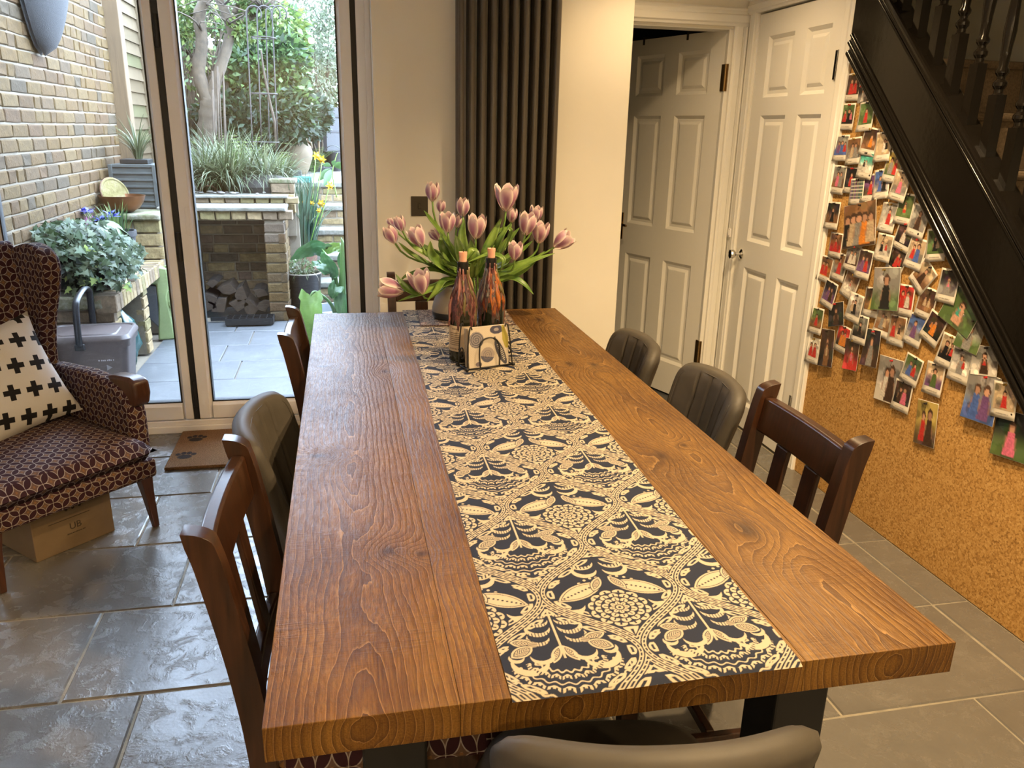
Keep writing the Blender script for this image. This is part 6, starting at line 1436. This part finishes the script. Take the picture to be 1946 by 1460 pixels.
# lime green garden tool
M_lime = plain('lime_plastic', (0.154,0.194,0.0806), .4, var=.08, vscale=10.); M_greypl = plain('grey_plastic', (0.0334,0.0368,0.0401), .5)
hr_ = thing('hose_reel', 'lime green garden hose reel standing by the brick shelf', 'hose reel', (-1.60, 4.98, 0), math.radians(10))
m = MB(); m.prism([(-.055, 0), (.055, 0), (.05, .12), (.03, .30), (.06, .40), (.05, .50), (-.03, .52), (-.09, .44), (-.095, .40), (-.03, .39), (-.03, .25)], -.05, .03, 'y'); m.build('frame', M_lime, hr_, bevel=.012, seg=3, smooth=.7)
m = MB(); m.prism([(-.10, .16), (-.035, .08), (-.03, .38), (-.095, .39)], -.045, .03, 'y'); m.build('side_panel', M_greypl, hr_, bevel=.008)
m = MB(); Mx = Matrix.Translation((.07, -.03, .25)) @ Matrix.Rotation(PI/2, 4, 'X'); m.lathe([(.0001, -.02), (.03, -.02), (.04, -.012), (.095, -.012), (.10, 0), (.095, .012), (.04, .012), (.03, .02), (.0001, .02)], 26, M=Mx); m.build('reel', M_lime, hr_, smooth=.6)
m = MB(); m.tube(spline([(.02,-.02,.50), (.08,-.02,.515), (.12,-.02,.45), (.125,-.02,.30), (.11,-.02,.10), (.06,-.02,.02)], 6), .008, 8); m.build('hose', M_lime, hr_, smooth=PI)
m = MB(); m.tube([(.09,-.04,.27), (.10,-.09,.27)], .010, 8); m.build('crank', M_lime, hr_, smooth=PI)
# daffodils on the steps
df = thing('daffodils', 'tall clump of daffodils in a clay pot on the garden steps', 'daffodils', tuple(A(573, 478, 6.12))); df.location.z = .385; O = df.location.copy()
m = MB(); m.lathe([(.10, -.19), (.135, .05), (.145, .05), (.145, .08), (.13, .08), (.11, .04), (.0001, .04)], 24); m.build('pot', plain('clay_pot', (0.1,0.0435,0.0268), .8, var=.2), df, smooth=.7)
DB = [(0.0334,0.0669,0.0401), (0.0468,0.0866,0.0535), (0.0669,0.107,0.0736), (0.0301,0.0602,0.0268)]
blades('blades', (0,0,.05), 170, .58, .0085, DB, df, .28, .9, 81, .13); blades('blades', (0.0268,0.00669,0.0836), 60, .5, .0075, DB, df, .75, 1.1, 82, .1); blades('blades', (0.0167,0.1,0.117), 90, .50, .008, DB, df, .25, .8, 83, .12)
M_daf = plain('daffodil_yellow', (.55,.37,.008), .5, var=.1); M_trump = plain('daffodil_trumpet', (.55,.25,.004), .5)
for k, (u, v, Y) in enumerate(((601,296,6.35),(612,303,6.3),(627,353,6.2),(611,387,6.1),(593,386,6.05),(606,400,6.0),(577,384,6.1))):
    c = A(u, v, Y)-O; a = random.uniform(-.6, .6); m = MB(); f = Vector((math.sin(a), -1, -.1)).normalized(); r1 = f.cross(Vector((0,0,1))).normalized(); u1 = r1.cross(f); s_ = .034 if k < 4 else .02
    for j in range(6):
        b = j*PI/3; d = r1*math.cos(b)+u1*math.sin(b); t2 = r1*-math.sin(b)+u1*math.cos(b); m.add([c, c+d*s_*.6+t2*s_*.3+f*.004, c+d*s_*1.2, c+d*s_*.6-t2*s_*.3+f*.004], [(0,1,2,3)])
    m.build('flower', M_daf, df); m = MB(); m.tube([c, c+f*s_*.5, c+f*s_*.85], [s_*.32, s_*.38, s_*.55], 10); m.build('trumpet', M_trump, df, smooth=PI)
    m = MB(); m.tube(spline([(c.x*.3, c.y*.5, .05), (c.x*.7, c.y*.8, c.z*.6), tuple(c-f*.01)], 4), .004, 6); m.build('stalk', M_stem, df, smooth=PI)
# black pot with twiggy growth
bp = thing('black_pot', 'round black pot with dry twiggy growth at the foot of the steps', 'potted plant', tuple(A(580, 590, 5.68))); bp.location.z = .0
m = MB(); m.lathe([(.0001, 0), (.11, 0), (.118, .01), (.138, .30), (.146, .315), (.146, .33), (.13, .33), (.122, .28), (.0001, .28)], 32); m.build('pot', M_blackpl, bp, smooth=.7)
m = MB(); m.tube([(.139*math.cos(t), .139*math.sin(t), .331) for t in np.linspace(0, 2*PI, 32, endpoint=False)], .008, 8, closed=True); m.build('rim', plain('tan_rim', (0.111,0.0904,0.0669), .7), bp, smooth=PI)
blades('twigs', (0,0,.28), 110, .22, .002, [(0.1,0.0806,0.0435), (0.0736,0.0866,0.0334), (0.0535,0.0669,0.0268)], bp, 1.3, 1.2, 91, .1); leaf_cloud('sprigs', [(-.02,-.02,.37,.11,.1,.07)], 240, .03, MG+PGR, bp, .5, 92)
# arum with big leaves in a white pot
ar_ = thing('arum_plant', 'big leaved arum lily in a white pot outside the glass doors', 'potted plant', tuple(A(640, 640, 4.55))); ar_.location.z = 0; O = ar_.location.copy()
m = MB(); m.lathe([(.0001, 0), (.13, 0), (.14, .01), (.17, .24), (.18, .26), (.18, .285), (.165, .285), (.15, .23), (.0001, .23)], 36); m.build('pot', plain('white_glazed_pot', (0.207,0.22,0.234), .35), ar_, smooth=.7)
def big_leaf(pts, wd, col, rough=.35, tw=0., arrow=True):
    P0 = [Vector(p_)-O for p_ in pts]; pts = spline(P0, 7); n = len(pts); m = MB(); P = []; fx = np.linspace(-1, 1, 9)
    for i, q in enumerate(pts):
        t = i/(n-1); tan = (pts[min(i+1, n-1)]-pts[max(i-1, 0)]).normalized(); view = Vector(CAM)-O-q; side = tan.cross(view).normalized(); nrm = side.cross(tan); s2 = side*math.cos(tw)+nrm*math.sin(tw); n2 = s2.cross(tan)
        w_ = wd*(math.sin(PI*min(1, (t*.8+.2)))**.8)*(1+(.25 if arrow and t < .15 else 0)); P.append([tuple(q+s2*w_*k+n2*abs(k)*w_*.30-tan*abs(k)*wd*(.55 if arrow else 0)*(1-t)+n2*.006*math.sin(k*9+i)) for k in fx])
    m.grid(P); key = 'arum_leaf_%d' % int(col[0]*1000)
    if key not in bpy.data.materials:
        M_ = Mat(key, rough, 0, .5); co = M_.coord(); nz = M_.noise(co, 12., 3.); M_.color(M_.mix(nz.map(.3, .7), tuple(c*.75 for c in col), tuple(min(1, c*1.2) for c in col))); tt = M_.nt.nodes.new('ShaderNodeBsdfTranslucent'); tt.inputs[0].default_value = (*col, 1); mm = M_.nt.nodes.new('ShaderNodeMixShader'); mm.inputs[0].default_value = .3; M_.nt.links.new(M_.b.outputs[0], mm.inputs[1]); M_.nt.links.new(tt.outputs[0], mm.inputs[2]); M_.nt.links.new(mm.outputs[0], M_.nt.nodes['Material Output'].inputs[0])
    return m.build('leaf', bpy.data.materials[key], ar_, smooth=PI)
g1, g2, g3 = (0.0334,0.0806,0.0268), (0.1,0.174,0.0334), (0.0468,0.1,0.0334)
big_leaf([A(618,474,4.7), A(595,470,4.65), A(572,480,4.6), A(552,494,4.6)], .055, g1, tw=.5); big_leaf([A(608,494,4.5), A(620,505,4.45), A(632,520,4.45), A(628,527,4.45)], .055, g1); big_leaf([A(590,562,4.4), A(590,600,4.35), A(588,640,4.35), A(586,680,4.35)], .072, g2, .45, .15)
big_leaf([A(645,470,4.7), A(632,470,4.7), A(622,478,4.7), A(618,484,4.7)], .03, g2); big_leaf([A(640,545,4.4), A(634,555,4.38), A(630,568,4.38)], .045, g3); big_leaf([A(655,560,4.4), A(650,580,4.38), A(655,620,4.35)], .05, g1); big_leaf([A(660,480,4.6), A(655,500,4.6), A(662,530,4.6)], .05, g3)
for pts in (((644,620,4.5),(646,560,4.5),(648,500,4.52),(647,462,4.55)), ((640,620,4.5),(630,580,4.45),(600,555,4.42),(588,565,4.4)), ((646,620,4.52),(640,540,4.5),(630,500,4.5),(612,474,4.65)), ((644,620,4.5),(636,560,4.48),(630,520,4.47),(606,496,4.48))):
    m = MB(); P = spline([A(*q)-O for q in pts], 6); m.tube(P, [lerp(.015, .006, i/(len(P)-1)) for i in range(len(P))], 8); m.build('stalk', plain('arum_stalk', (0.0669,0.12,0.0334), .4) if 'arum_stalk' not in bpy.data.materials else bpy.data.materials['arum_stalk'], ar_, smooth=PI)
m = MB(); P = spline([A(*q)-O for q in ((650,620,4.5),(652,540,4.5),(652,470,4.5),(648,452,4.5))], 6); m.tube(P, [.026, .026, .025, .024, .024, .023, .022, .021, .02, .019, .018, .016, .014, .012, .010, .008, .006, .005, .004][:len(P)], 10); m.build('flower_spathe', bpy.data.materials['arum_stalk'], ar_, smooth=PI)
# things on the upper terrace
M_urn = plain('buff_clay', (0.104,0.076,0.0442), .8, var=.15, vscale=8., bump=.3); ur = thing('clay_urn', 'large buff clay urn on the upper terrace', 'urn', tuple(A(563, 296, 8.35))); ur.location.z = .95; 
m = MB(); m.lathe([(.0001, 0), (.10, 0), (.13, .06), (.165, .16), (.175, .23), (.16, .29), (.12, .335), (.105, .345), (.125, .36), (.125, .375), (.10, .375), (.095, .34), (.14, .28), (.0001, .2)], 32); m.build('body', M_urn, ur, smooth=.7)
for a in (-.3, 1.8, 3.6): m = MB(); m.tube([(.12*math.cos(a-PI/2), .12*math.sin(a-PI/2), .345), (.165*math.cos(a-PI/2), .165*math.sin(a-PI/2), .33), (.172*math.cos(a-PI/2), .172*math.sin(a-PI/2), .27)], .012, 8); m.build('lug', M_urn, ur, smooth=PI)
sl = thing('sleeper_edging', 'dark timber sleeper edging the bed in front of the urn', 'sleeper', (0,0,0)); a, b = A(508, 287, 7.5), A(570, 287, 7.5); m = MB(); m.box(a.x, b.x, 7.5, 7.58, .93, 1.03); m.build('timber', plain('dark_sleeper', (0.0201,0.0201,0.0201), .8, var=.2), sl, bevel=.004)
q = A(568, 306, 6.9); m = MB(); m.box(-.16, .10, -.05, .10, 0, .012); m.box(-.16, .10, -.05, -.04, .012, .05); m.box(-.16, .10, .09, .10, .012, .05); m.box(-.16, -.15, -.05, .10, .012, .05); m.box(.09, .10, -.05, .10, .012, .05); o = m.build('teal_tray', plain('teal_plastic', (0.0268,0.154,0.134), .4), bevel=.003); o.location = (q.x, 6.9, .955); tag(o, 'turquoise plastic tray beside the daffodils', 'tray')
q = A(633, 282, 9.1); bk_ = thing('black_bucket', 'black bucket on the upper terrace at the right', 'bucket', (q.x, 9.1, .95)); m = MB(); m.lathe([(.0001, 0), (.085, 0), (.115, .21), (.128, .21), (.128, .225), (.11, .225), (.08, .01), (.0001, .01)], 28); m.build('pail', M_blackpl, bk_, smooth=.7); m = MB(); m.tube(spline([(-.12,0,.21), (-.06,-.03,.27), (0,-.04,.29), (.06,-.03,.27), (.12,0,.21)], 5), .004, 6); m.build('handle', M_zinc, bk_, smooth=PI)
q = A(622, 275, 9.7); cp = thing('compost_bin', 'dark compost bin behind the bucket', 'compost bin', (q.x, 9.75, .95)); m = MB(); m.lathe([(.32, 0), (.30, .2), (.24, .55), (.2, .72), (.0001, .74)], 8); m.build('bin_body', plain('slate_plastic', (0.0167,0.0184,0.0217), .6), cp)
for z in (.2, .42, .6): m = MB(); m.lathe([(.305-.12*z, z), (.325-.14*z, z+.01), (.325-.14*z, z+.03), (.30-.12*z, z+.04)], 8, close=True); m.build('rib', bpy.data.materials['slate_plastic'], cp)
q = A(606, 278, 8.9); m = MB(); m.box(-.19, .14, -.12, .12, 0, .05); o = m.build('dark_slab', bpy.data.materials['slate_plastic'], bevel=.006); o.location = (q.x, 8.95, .952); tag(o, 'dark flat slab lying on the upper terrace', 'slab')
q = A(605, 262, 8.8); fk = thing('garden_fork', 'garden fork leaning by the dark shrub', 'fork', (q.x, 8.78, 1.0)); M_iron = plain('iron', (0.1,0.0973,0.0935), .4, .7)
for k in range(4): m = MB(); m.tube([(-.045+.03*k, 0, 0), (-.045+.03*k, .02, .13)], .005, 6); m.build('tine', M_iron, fk)
m = MB(); m.tube([(-.048, .02, .13), (.048, .02, .13)], .006, 6); m.build('crosspiece', M_iron, fk); m = MB(); m.tube([(0, .02, .13), (0, .10, .65)], .012, 8); m.build('shaft', M_post, fk)
# small leafy shoot in front of the terrace
sb = thing('climbing_rose', 'leafy shoot with drooping leaves beside the daffodils', 'plant', tuple(A(640, 380, 6.5))); sb.location.z = .76; O = sb.location.copy(); branch(sb, [A(*q)-O for q in ((640,375,6.5),(632,330,6.5),(638,300,6.5),(642,290,6.5))], .006, .003, M_stem, 'shoot', 6)
for (u, v, L) in ((612,332,.10),(628,325,.11),(640,316,.09),(635,298,.06),(645,310,.08),(622,312,.07)):
    p_ = A(u, v, 6.48)-O; b = A(632, 318, 6.5)-O; d = (p_-b).normalized(); s_ = d.cross(Vector((0,-1,0))).normalized(); m = MB(); P = []
    for j in range(6): t = j/5; w_ = L*.30*math.sin(PI*min(1, t*.92+.06)); c = b+d*L*(1.3*t+.25)+Vector((0,0,-.03*t*t)); P.append([tuple(c-s_*w_), tuple(c+Vector((0,-.006,0))), tuple(c+s_*w_)])
    m.grid(P); m.build('leaf', bpy.data.materials['arum_leaf_%d' % int(g3[0]*1000)], sb, smooth=PI)
